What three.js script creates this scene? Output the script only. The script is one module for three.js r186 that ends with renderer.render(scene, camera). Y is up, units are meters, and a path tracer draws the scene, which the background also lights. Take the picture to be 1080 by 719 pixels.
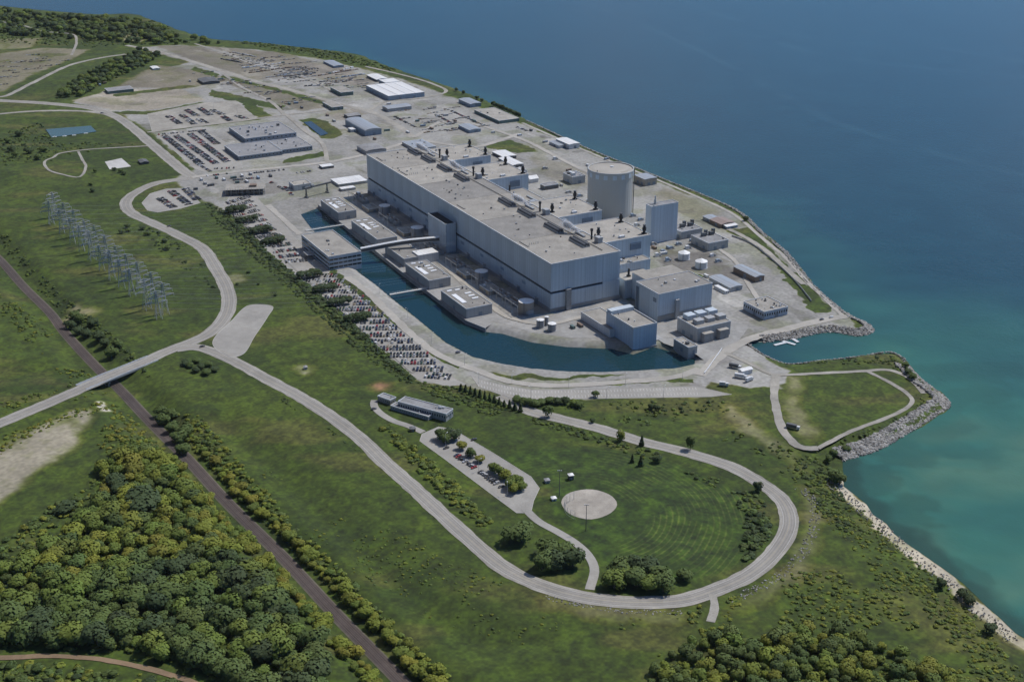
import * as THREE from 'three';
import { mergeGeometries } from 'three/addons/utils/BufferGeometryUtils.js';
import { Sky } from 'three/addons/objects/Sky.js';

// ---------- camera, sky, sun, exposure ----------
const scene = new THREE.Scene();
const camera = new THREE.PerspectiveCamera(29.83, 1024 / 681, 5, 60000);
camera.position.set(0, 450, 0);
camera.lookAt(0, 450 - 1000 * Math.tan(23.3 * Math.PI / 180), -1000);
const renderer = new THREE.WebGLRenderer({ antialias: true });
renderer.toneMapping = THREE.LinearToneMapping;
renderer.toneMappingExposure = 0.76;
renderer.shadowMap.enabled = true;
const sunAz = 56 * Math.PI / 180, sunEl = 55 * Math.PI / 180;
const sunDir = new THREE.Vector3(Math.sin(sunAz) * Math.cos(sunEl), Math.sin(sunEl), -Math.cos(sunAz) * Math.cos(sunEl));
const sky = new Sky(); sky.name = 'sky'; sky.scale.setScalar(50000); sky.userData.kind = 'structure';
sky.material.uniforms.sunPosition.value.copy(sunDir);
sky.material.uniforms.turbidity.value = 6; sky.material.uniforms.rayleigh.value = 0.8; sky.material.uniforms.mieCoefficient.value = 0.006;
scene.add(sky); scene.environmentIntensity = 0.15;
const sun = new THREE.DirectionalLight(0xfff4e4, 4.4);
sun.target.position.set(0, 0, -1250); scene.add(sun.target);
sun.position.copy(sunDir).multiplyScalar(2500).add(sun.target.position);
sun.castShadow = true; sun.shadow.mapSize.set(8192, 8192);
Object.assign(sun.shadow.camera, { left: -1500, right: 1500, top: 1900, bottom: -1500, near: 10, far: 6000 });
scene.add(sun);
scene.fog = new THREE.FogExp2(0xc4ccd2, 0.000012);

// ---------- helpers ----------
let seed = 7;
const rnd = () => { seed = (seed + 0x6d2b79f5) | 0; let t = Math.imul(seed ^ (seed >>> 15), 1 | seed); t = (t + Math.imul(t ^ (t >>> 7), 61 | t)) ^ t; return ((t ^ (t >>> 14)) >>> 0) / 4294967296; };
const rr = (a, b) => a + (b - a) * rnd(), pick = (a) => a[Math.floor(rnd() * a.length)];
const clamp = (x, a, b) => Math.min(b, Math.max(a, x)), lerp = (a, b, t) => a + (b - a) * t;
const sstep = (a, b, x) => { const t = clamp((x - a) / (b - a), 0, 1); return t * t * (3 - 2 * t); };
const PERM = new Float32Array(65536); for (let i = 0; i < 65536; i++) PERM[i] = rnd();
const vn = (x, z) => {
  const xi = Math.floor(x), zi = Math.floor(z), fx = x - xi, fz = z - zi, u = fx * fx * (3 - 2 * fx), v = fz * fz * (3 - 2 * fz);
  const a = PERM[(xi & 255) + ((zi & 255) << 8)], b = PERM[((xi + 1) & 255) + ((zi & 255) << 8)], c = PERM[(xi & 255) + (((zi + 1) & 255) << 8)], d = PERM[((xi + 1) & 255) + (((zi + 1) & 255) << 8)];
  return a + (b - a) * u + (c - a) * v + (a - b - c + d) * u * v;
};
const fbm = (x, z, o = 4) => { let s = 0, a = 0.5, n = 0; for (let i = 0; i < o; i++) { s += a * vn(x + i * 17.3, z + i * 9.1); n += a; a *= 0.5; x *= 2.03; z *= 2.03; } return s / n; };
const taken = new Map();
const numbered = (n) => { const k = taken.get(n) ?? 0; taken.set(n, k + 1); return k ? n + '_' + String(k).padStart(3, '0') : n; };
const lin = (r, g, b) => new THREE.Color().setRGB(r, g, b);
const mat = (r, g, b, rough = 0.8, o = {}) => new THREE.MeshStandardMaterial({ color: lin(r, g, b), roughness: rough, ...o });
const addMesh = (name, geo, m, parent) => {
  if (Array.isArray(geo)) geo = geo.length === 1 ? geo[0] : mergeGeometries(geo.map((g) => g.index ? g.toNonIndexed() : g));
  const o = new THREE.Mesh(geo, m); o.name = parent ? name : numbered(name); o.castShadow = o.receiveShadow = true; (parent ?? scene).add(o); return o;
};
const tag = (o, label, category, group) => { o.userData.label = label; o.userData.category = category; if (group) o.userData.group = group; return o; };
const thing = (name, label, category, pos = [0, 0, 0], turn = 0, group) => { const o = new THREE.Group(); o.name = numbered(name); o.position.set(...pos); o.rotation.y = turn; scene.add(o); return tag(o, label, category, group); };
const struct = (o) => { o.userData.kind = 'structure'; return o; };
const stuff = (o, label, category) => { o.userData.kind = 'stuff'; if (label) { o.userData.label = label; o.userData.category = category; } return o; };
const bx = (w, h, d, x = 0, y = 0, z = 0) => { const g = new THREE.BoxGeometry(w, h, d); g.translate(x, y + h / 2, z); return g; };   // stands on y
const cyl = (r0, r1, h, n = 20, x = 0, y = 0, z = 0) => { const g = new THREE.CylinderGeometry(r1, r0, h, n); g.translate(x, y + h / 2, z); return g; };
const tube = (pts, r, n = 5, seg) => new THREE.TubeGeometry(new THREE.CatmullRomCurve3(pts.map((p) => new THREE.Vector3(...p))), seg ?? pts.length * 4, r, n);
const bar = (a, b, r, n = 4) => {
  const A = new THREE.Vector3(...a), B = new THREE.Vector3(...b), L = A.distanceTo(B), g = new THREE.CylinderGeometry(r, r, L, n);
  g.applyQuaternion(new THREE.Quaternion().setFromUnitVectors(new THREE.Vector3(0, 1, 0), B.clone().sub(A).normalize())); g.translate((A.x + B.x) / 2, (A.y + B.y) / 2, (A.z + B.z) / 2); return g;
};
const dist2seg = (x, z, a, b) => { const dx = b[0] - a[0], dz = b[1] - a[1], t = clamp(((x - a[0]) * dx + (z - a[1]) * dz) / (dx * dx + dz * dz || 1), 0, 1); return Math.hypot(x - a[0] - t * dx, z - a[1] - t * dz); };
const distLine = (x, z, L, closed) => { let d = 1e9; for (let i = 0; i + 1 < L.length; i++) d = Math.min(d, dist2seg(x, z, L[i], L[i + 1])); if (closed) d = Math.min(d, dist2seg(x, z, L[L.length - 1], L[0])); return d; };
const inside = (x, z, P) => { let c = false; for (let i = 0, j = P.length - 1; i < P.length; j = i++) if ((P[i][1] > z) !== (P[j][1] > z) && x < (P[j][0] - P[i][0]) * (z - P[i][1]) / (P[j][1] - P[i][1]) + P[i][0]) c = !c; return c; };
const smooth = (L, step = 6, closed = false) => {
  const c = new THREE.CatmullRomCurve3(L.map((p) => new THREE.Vector3(p[0], 0, p[1])), closed, 'centripetal'), n = Math.max(2, Math.round(c.getLength() / step));
  return c.getSpacedPoints(n).map((p) => [p.x, p.z]);
};
// a tiled noise texture with its own real-world size (metres)
function grain(size, metres, f) {
  const d = new Uint8Array(size * size * 4);
  for (let y = 0; y < size; y++) for (let x = 0; x < size; x++) { const c = f(x / size, y / size, x, y), i = (y * size + x) * 4; d[i] = clamp(c[0], 0, 255); d[i + 1] = clamp(c[1], 0, 255); d[i + 2] = clamp(c[2], 0, 255); d[i + 3] = 255; }
  const t = new THREE.DataTexture(d, size, size); t.magFilter = THREE.LinearFilter; t.minFilter = THREE.LinearFilter; t.wrapS = t.wrapT = THREE.RepeatWrapping; t.colorSpace = THREE.SRGBColorSpace; t.repeat.set(1 / metres, 1 / metres); t.needsUpdate = true; return t;
}
const tileN = (u, v, n, o = 0) => { const x = u * n, y = v * n, s = (a, b) => vn(a + o * 31, b + o * 57); const fu = u, fv = v; return lerp(lerp(s(x, y), s(x - n, y), fu), lerp(s(x, y - n), s(x - n, y - n), fu), fv); };
const grey = (lo, hi, coarse = 6, fine = 1) => (u, v) => { const n = tileN(u, v, coarse, 1) * 0.45 + tileN(u, v, coarse * 5, 2) * 0.3 + tileN(u, v, coarse * 24, 3) * 0.25 * fine; const g = lo + (hi - lo) * n; return [g, g, g]; };
const gravelTex = grain(512, 160, grey(150, 268, 9)), paveTex = grain(512, 110, grey(185, 262, 5)), roofTex = grain(512, 46, grey(170, 270, 6));
const cladTex = grain(256, 24, (u, v) => { const s = 0.55 * PERM[Math.floor(u * 20) * 7 + 3] + 0.25 * PERM[Math.floor(u * 60) + 900] + 0.2 * tileN(u, v, 12, 5), g = 222 + 33 * s; return [g, g, g]; });
const uvXZ = (g) => { const p = g.attributes.position, uv = new Float32Array(p.count * 2); for (let i = 0; i < p.count; i++) { uv[i * 2] = p.getX(i); uv[i * 2 + 1] = p.getZ(i); } g.setAttribute('uv', new THREE.BufferAttribute(uv, 2)); return g; };
const uvWall = (g) => { const p = g.attributes.position, n = g.attributes.normal, uv = new Float32Array(p.count * 2); for (let i = 0; i < p.count; i++) { const up = Math.abs(n.getY(i)) > 0.7; uv[i * 2] = up || Math.abs(n.getZ(i)) > 0.5 ? p.getX(i) : p.getZ(i) + 7; uv[i * 2 + 1] = up ? p.getZ(i) : p.getY(i); } g.setAttribute('uv', new THREE.BufferAttribute(uv, 2)); return g; };

// ---------- survey of the place (metres; x to the right, z towards the viewer) ----------
const SHORE = smooth([[-2650.4,-4282.8],[-1825.8,-3431.6],[-1455.3,-3147.3],[-1168.7,-2986.0],[-1037.7,-2917.7],[-899.4,-2865.2],[-846.8,-2878.1],[-762.4,-2777.3],[-679.9,-2660.3],[-591.0,-2562.5],[-489.7,-2521.2],[-363.7,-2451.8],[-291.8,-2404.3],[-219.7,-2288.5],[-127.7,-2151.9],[-45.1,-2015.9],[28.1,-1870.9],[61.0,-1797.1],[107.8,-1713.2],[158.7,-1626.9],[202.1,-1552.3],[235.7,-1495.2],[266.1,-1434.4],[281.3,-1347.7],[293.2,-1290.8],[300.5,-1194.0],[310.1,-1137.8],[320.0,-1104.4],[327.7,-1092.8],[329.2,-1074.8],[313.5,-1063.8],[289.8,-1072.6],[248.4,-1055.1],[227.2,-1050.8],[211.5,-1048.6],[213.6,-1036.0],[224.5,-1013.4],[236.1,-1001.4],[264.2,-1007.4],[296.5,-1015.4],[332.2,-1025.6],[339.0,-1017.4],[340.0,-997.5],[344.1,-965.1],[351.0,-941.4],[351.9,-922.1],[340.1,-908.5],[300.6,-869.6],[270.7,-843.7],[242.5,-829.0],[239.8,-809.2],[235.5,-794.1],[241.7,-773.0],[252.7,-740.5],[262.6,-709.0],[276.9,-676.4],[287.8,-639.3],[297.6,-615.0],[312.5,-570.5],[321.7,-521.4]], 13).map((p, i) => [p[0] + (vn(i * 0.9, 3) - 0.5) * 5, p[1] + (vn(i * 0.9, 77) - 0.5) * 5]);
const LAND = [...SHORE, [420, 0], [420, 900], [-3200, 900], [-3200, -3800]];
const CANAL = [[-246.1,-1426.7],[-228.7,-1452.4],[-215.2,-1426.7],[-116.6,-1232.2],[-42.1,-1093.0],[-24.2,-1074.9],[-8.6,-1070.5],[17.0,-1051.0],[48.8,-1040.4],[88.0,-1036.2],[106.2,-1023.8],[126.1,-1040.4],[140.1,-1029.9],[158.8,-1013.6],[157.5,-1003.6],[137.6,-993.8],[96.6,-988.0],[76.4,-986.1],[46.7,-987.1],[16.2,-993.8],[-8.2,-1003.6],[-33.0,-1017.7],[-59.4,-1051.0],[-88.6,-1106.8],[-114.9,-1155.2],[-136.4,-1196.6],[-157.4,-1232.2],[-192.0,-1306.0],[-223.3,-1367.3]];
const RAIL = smooth([[-677.9,-1464.2],[-604.2,-1361.5],[-540.1,-1273.7],[-487.7,-1195.2],[-437.8,-1124.8],[-411.1,-1080.9],[-359.8,-1005.2],[-325.1,-957.7],[-282.4,-895.6],[-241.5,-838.4],[-198.0,-773.8],[-146.9,-703.2],[-107.0,-644.2],[-80.3,-606.3],[-61.8,-579.9],[-24.6,-525.4]], 8);
const ROADS = [   // [points, width, material key, label]
  [[[-893.3,-2130.1],[-816.8,-2029.6],[-803.2,-2130.1],[-785.9,-2290.4],[-753.4,-2351.9],[-716.7,-2388.4]], 9, 'gravel', 'pale road climbing past the western storage yards'],
  [[[-856.9,-2016.0],[-806.9,-2002.5],[-725.5,-1982.6],[-649.1,-1950.2],[-598.4,-1900.3],[-549.1,-1824.1],[-510.0,-1753.1],[-462.2,-1667.6],[-423.0,-1598.1],[-402.6,-1567.4]], 13, 'road', 'wide main road running down past the large car park'],
  [[[-807.4,-1888.2],[-773.8,-1912.6],[-725.8,-1931.2],[-660.7,-1931.2],[-620.0,-1915.7],[-592.1,-1888.2]], 9, 'gravel', 'side road joining the main road at the upper left'],
  [[[-739.9,-2478.4],[-678.3,-2429.8],[-582.7,-2325.2],[-496.7,-2223.7],[-429.6,-2145.2],[-373.4,-2093.2],[-327.2,-2043.5],[-260.5,-1969.5],[-219.7,-1931.2],[-191.2,-1888.2],[-165.7,-1835.4],[-138.9,-1769.1]], 11, 'gravel', 'long straight road through the storage yards'],
  [[[-402.6,-1567.4],[-417.3,-1558.9],[-442.8,-1542.0],[-456.5,-1509.1],[-460.6,-1473.7],[-452.3,-1439.6],[-434.4,-1410.5],[-407.5,-1382.4],[-364.2,-1335.6],[-331.1,-1294.5],[-302.2,-1229.7],[-279.9,-1173.0],[-269.3,-1130.3],[-267.7,-1087.9],[-275.6,-1056.7],[-289.0,-1037.5],[-304.7,-1016.8],[-316.1,-997.6],[-337.9,-968.5],[-364.4,-928.1],[-396.1,-884.5],[-424.9,-847.1]], 11, 'road', 'entrance road curving down and over the railway'],
  [[[-294.0,-1027.0],[-279.2,-1031.2],[-263.2,-1022.9],[-235.0,-997.4],[-210.0,-970.8],[-174.5,-934.3],[-140.6,-894.2],[-116.2,-860.8],[-90.8,-817.8],[-64.0,-775.6],[-29.2,-719.1],[-4.2,-682.4],[21.5,-661.6],[49.9,-649.6],[78.3,-646.2],[103.2,-648.6],[123.5,-658.6],[145.8,-674.0],[167.8,-699.8],[185.5,-736.8],[186.6,-765.3],[177.6,-787.5],[157.9,-815.4],[129.6,-835.8],[96.3,-854.6],[62.0,-878.0],[35.5,-892.6],[14.9,-904.2],[0.8,-921.2],[-9.2,-933.4]], 9.5, 'road', 'grey road looping around the playing field'],
  [[[122.4,-654.6],[121.7,-641.8],[117.2,-626.5]], 5, 'gravel', 'short spur off the outer bend of the loop road'],
  [[[-110.3,-924.7],[-110.2,-916.0],[-104.4,-902.5],[-92.0,-887.7],[-80.3,-879.6],[-67.9,-868.6]], 6, 'pave', 'drive leading to the recreation building'],
  [[[8.4,-756.4],[17.8,-739.2],[30.0,-726.1],[40.7,-713.3],[48.6,-698.7],[51.9,-682.4],[47.6,-659.6]], 6, 'pave', 'exit drive from the small car park to the loop road'],
  [[[-288.7,-1450.8],[-265.1,-1403.4],[-246.1,-1365.4],[-234.1,-1342.1]], 7, 'pale', 'pale lane running down to the office block'],
  [[[-165.9,-1207.6],[-143.9,-1170.4],[-117.6,-1115.8],[-84.5,-1048.1],[-60.6,-1010.7],[-32.1,-984.1],[-3.1,-960.5],[33.5,-952.2],[91.0,-958.7],[138.5,-969.8],[158.8,-985.1]], 8, 'pale', 'pale perimeter road along the bank of the canal'],
  [[[157.0,-971.7],[167.6,-990.9],[185.6,-1018.8],[211.2,-1048.1],[249.8,-1072.1],[281.3,-1090.2],[311.7,-1104.0]], 10, 'pale', 'pale road from the canal end to the breakwater'],
  [[[308.2,-1104.0],[302.5,-1141.3],[294.7,-1190.1],[285.9,-1270.3],[274.0,-1325.9],[256.0,-1414.1],[227.1,-1475.6],[187.3,-1548.3],[145.5,-1618.4],[100.3,-1696.9],[51.2,-1788.0],[15.3,-1855.6]], 4.5, 'pale', 'pale service road following the lake shore'],
  [[[185.6,-1018.8],[202.5,-996.8],[218.4,-973.6],[226.9,-972.5],[262.7,-976.5],[299.6,-980.7],[316.3,-983.1],[329.1,-971.7],[332.9,-955.0],[334.6,-936.9]], 4.5, 'gravel', 'gravel track along the top of the breakwater field'],
  [[[299.5,-980.3],[313.1,-956.8],[320.8,-936.9],[321.4,-922.9],[310.2,-907.6],[287.4,-889.3],[259.1,-870.1],[227.7,-842.6]], 4, 'gravel', 'gravel track along the rock armour side of the breakwater field'],
  [[[220.9,-971.0],[214.1,-942.3],[209.5,-910.9],[207.9,-868.6],[215.4,-844.1],[227.7,-842.6]], 7, 'gravel', 'gravel track on the landward side of the breakwater field'],
  [[[-310.9,-594.2],[-288.9,-592.5],[-262.7,-594.2],[-235.1,-591.6],[-212.1,-585.7],[-193.0,-579.0],[-177.0,-571.6],[-153.3,-557.2]], 4, 'earth', 'brown earth path below the dense wood'],
  [[[-405.0,-1567.4],[-380.2,-1580.5],[-341.3,-1598.1],[-295.5,-1616.1],[-243.2,-1639.2],[-197.3,-1677.3],[-168.5,-1711.9],[-132.5,-1753.1],[-91.7,-1732.3],[-52.0,-1717.0],[-13.3,-1758.4],[10.8,-1790.7]], 9, 'pale', 'cross road behind the far end of the turbine hall'],
  [[[-138.9,-1769.1],[-98.0,-1864.4],[-55.5,-1846.9],[0.0,-1779.8],[26.3,-1737.5],[74.6,-1634.5],[108.1,-1571.8]], 7, 'pale', 'yard road past the green lawn'],
  [[[-522.0,-1798.9],[-468.1,-1829.7],[-406.1,-1864.4],[-342.9,-1906.4],[-302.7,-1925.0],[-256.8,-1963.0]], 6, 'gravel', 'road between the two northern car parks'],
  [[[-499.1,-2211.6],[-444.8,-2100.5],[-379.9,-1995.8],[-342.9,-1906.4]], 6, 'gravel', 'yard road beside the upper car park'],
  [[[-340.1,-1906.4],[-300.3,-1812.8],[-262.1,-1732.3],[-243.2,-1639.2]], 6, 'gravel', 'yard road between pond and offices'],
  [[[-219.7,-1931.2],[-194.2,-2002.5],[-150.3,-2016.0],[-107.5,-2064.5],[-134.4,-2130.1],[-196.0,-2207.6],[-260.2,-2273.4]], 6, 'gravel', 'yard road around the white warehouse'],
  [[[-612.7,-2494.4],[-527.0,-2388.4],[-473.1,-2307.7],[-394.7,-2223.7],[-334.2,-2145.2],[-288.8,-2064.5]], 5, 'gravel', 'track through the far storage rows'],
  [[[220.7,-1294.5],[231.7,-1255.5],[234.7,-1186.1],[236.8,-1145.1]], 5, 'pale', 'yard lane between the white tanks and workshop'],
  [[[289.1,-1186.1],[280.9,-1229.7],[268.3,-1294.5],[252.3,-1338.8],[238.7,-1365.4]], 6, 'gravel', 'fenced lane beside the lakeside lawn'],
  [[[-611.3,-1662.8],[-610.1,-1682.1],[-580.4,-1701.9],[-544.5,-1711.9],[-501.8,-1722.1]], 4, 'gravel', 'park path above the tennis court'],
  [[[-611.3,-1662.8],[-616.4,-1643.8],[-594.9,-1598.1],[-573.4,-1580.5],[-548.8,-1567.4],[-554.1,-1616.1],[-570.5,-1653.3],[-587.6,-1692.0]], 3.5, 'gravel', 'looping park path west of the tennis court'],
  [[[-325.6,-1428.6],[-289.4,-1358.6],[-253.1,-1294.5],[-221.3,-1232.6],[-179.0,-1155.1],[-138.3,-1076.6],[-105.6,-1018.8],[-82.9,-977.4]], 4, 'pave', 'footway along the hedge side of the long car park'],
  [[[-191.4,-1501.1],[-154.2,-1424.9],[-102.5,-1313.2],[-57.3,-1210.3],[-22.6,-1132.7],[0.0,-1097.1],[30.4,-1083.3],[61.6,-1099.4],[94.6,-1130.3]], 6, 'pale', 'pale service lane between pump houses and transformers'],
  [[[-1134.2,-2783.3],[-1027.7,-2711.3],[-951.5,-2631.5],[-883.4,-2598.6],[-847.6,-2514.6],[-814.0,-2379.2]], 5, 'gravel', 'farm track at the upper left'],
];
const SHEETS = [  // [polygon, material key, label, name]
  [[[-68.5,-866.1],[-56.4,-878.0],[-45.3,-873.9],[-14.0,-835.6],[13.5,-800.1],[19.3,-783.5],[15.0,-766.6],[12.8,-750.2],[3.2,-750.2],[-19.9,-783.5],[-48.5,-825.0],[-69.5,-854.6]], 'pave', 'small car park below the recreation building', 'parking_lot'],
  [[[-340.2,-1501.1],[-322.8,-1513.2],[-255.7,-1372.1],[-222.8,-1294.5],[-186.4,-1218.6],[-124.3,-1111.1],[-77.2,-1027.0],[-49.0,-968.0],[-37.5,-953.2],[-54.5,-951.3],[-78.8,-964.2],[-116.7,-1031.2],[-160.4,-1115.8],[-210.0,-1196.8],[-255.0,-1276.2],[-292.4,-1352.0],[-340.1,-1450.8]], 'pave', 'long canal side car park with tree clumps', 'parking_lot'],
  [[[-34.1,-971.7],[-15.7,-956.8],[15.5,-944.1],[46.5,-945.0],[151.8,-950.4],[178.2,-935.2],[160.7,-930.8],[45.7,-926.4],[11.4,-926.4],[-7.7,-933.4],[-27.2,-949.5]], 'pave', 'long empty car park below the canal bend', 'parking_lot'],
  [[[-503.5,-1779.8],[-444.9,-1818.4],[-379.9,-1711.9],[-348.0,-1607.1],[-396.4,-1593.7],[-410.4,-1607.1]], 'pave', 'large crowded car park beside the flat roofed offices', 'parking_lot'],
  [[[-551.7,-1912.6],[-482.7,-1989.2],[-436.3,-2002.5],[-379.9,-1882.2],[-443.0,-1841.2],[-515.9,-1801.7]], 'gravel', 'upper gravel car park below the bare field', 'parking_lot'],
  [[[-439.5,-1458.4],[-439.5,-1497.1],[-424.9,-1517.2],[-401.4,-1521.3],[-369.8,-1458.4],[-388.1,-1435.9],[-411.0,-1421.3],[-424.9,-1428.6]], 'pave', 'small car park inside the road bend', 'parking_lot'],
  [smooth([[-266.2,-1052.4],[-259.4,-1090.2],[-250.4,-1130.3],[-240.1,-1132.7],[-227.5,-1127.9],[-227.4,-1101.7],[-231.0,-1054.6],[-234.3,-1014.7],[-242.2,-1008.7],[-255.3,-1020.9],[-264.7,-1037.5]], 3, true), 'pave', 'empty paved pull off beside the road fork', 'paved_apron'],
  [smooth([[33.9,-764.0],[39.6,-776.9],[55.1,-782.2],[67.9,-774.7],[72.2,-761.8],[66.1,-749.3],[52.8,-742.0],[40.4,-747.7]], 4, true), 'sand', 'sandy ball diamond infield in the mown field', 'ball_diamond'],
  [[[-173.6,-1485.3],[-156.8,-1501.1],[-107.9,-1392.8],[-60.0,-1276.2],[-9.2,-1155.1],[17.8,-1111.1],[37.2,-1106.4],[106.5,-1155.1],[115.3,-1130.3],[93.2,-1111.1],[69.2,-1111.1],[73.5,-1076.6],[84.6,-1050.2],[50.9,-1052.4],[17.1,-1064.4],[-8.7,-1085.6],[-30.7,-1097.1],[-54.2,-1135.2],[-96.1,-1218.6],[-144.1,-1319.5],[-201.4,-1450.8]], 'concrete', 'concrete apron between turbine hall and canal', 'concrete_apron'],
  [[[90.7,-1140.1],[140.0,-1092.5],[183.3,-1120.6],[216.1,-1076.6],[189.7,-1018.8],[168.2,-994.8],[160.3,-1014.7],[134.3,-1039.6],[127.4,-1054.6],[106.5,-1111.1]], 'concrete', 'concrete yard around the services building', 'concrete_apron'],
  [[[-536.9,-1641.5],[-520.0,-1659.4],[-496.1,-1618.9],[-519.7,-1604.4]], 'white', 'white hard court in the park', 'hard_court'],
];
const POND = [[-674.0,-1817.6],[-615.5,-1839.2],[-596.1,-1803.7],[-649.6,-1770.0]], POND2 = [[-307.5,-1860.6],[-297.2,-1866.5],[-262.2,-1792.7],[-271.2,-1779.1]];
const GRASSY = [[[-45.6,-1722.1],[0.0,-1753.1],[35.9,-1692.0],[7.7,-1684.6],[-15.5,-1701.9]], [[239.5,-1350.3],[251.1,-1363.7],[265.2,-1365.4],[274.8,-1313.2],[280.6,-1258.5],[294.0,-1178.2],[302.7,-1130.3],[294.2,-1108.7],[281.8,-1108.7],[276.3,-1160.2],[272.8,-1238.2],[260.8,-1297.6],[249.2,-1332.3]], [[-318.3,-1876.3],[-297.5,-1888.2],[-273.1,-1864.4],[-239.7,-1785.2],[-253.0,-1763.7],[-269.0,-1763.7]], [[-306.6,-1653.3],[-256.6,-1692.0],[-247.6,-1672.4],[-297.8,-1629.9]], [[-467.0,-1692.0],[-457.9,-1696.9],[-419.7,-1620.7],[-423.9,-1607.1]], [[-32.0,-983.1],[-3.2,-971.7],[15.9,-973.6],[47.5,-970.8],[95.3,-973.6],[79.0,-968.0],[15.8,-964.2],[-15.8,-969.8]], [[-302.8,-1406.9],[-265.9,-1338.8],[-250.2,-1313.2],[-259.7,-1345.4],[-295.4,-1414.1]], [[-183.2,-1238.2],[-125.9,-1127.9],[-75.4,-1037.5],[-46.9,-994.8],[-49.8,-987.0],[-79.0,-1029.1],[-129.4,-1118.2],[-184.3,-1224.1]], [[78.5,-960.5],[153.9,-966.1],[152.9,-958.7],[78.0,-953.2]], [[-612.1,-1928.1],[-552.3,-1931.2],[-482.7,-1995.8],[-478.3,-1982.6],[-546.6,-1909.5],[-603.0,-1906.4]], [[-524.9,-1810.0],[-381.0,-1888.2],[-377.4,-1876.3],[-519.2,-1793.4]], [[-493.2,-2085.9],[-352.2,-1963.0],[-350.9,-1937.5],[-487.1,-2036.5]], [[-432.0,-1995.8],[-415.4,-2002.5],[-363.3,-1900.3],[-378.5,-1882.2]], [[-641.3,-2050.4],[-549.8,-2115.2],[-515.2,-2115.2],[-543.7,-2089.6],[-632.3,-2029.6]], [[-495.0,-2199.6],[-371.1,-2078.8],[-263.3,-1956.6],[-266.1,-1943.8],[-370.6,-2057.4],[-493.3,-2176.0]], [[-562.3,-2273.4],[-501.5,-2199.6],[-503.0,-2176.0],[-564.9,-2248.3]], [[145.3,-1229.7],[156.2,-1241.1],[192.6,-1207.6],[187.3,-1196.8]]];
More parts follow.
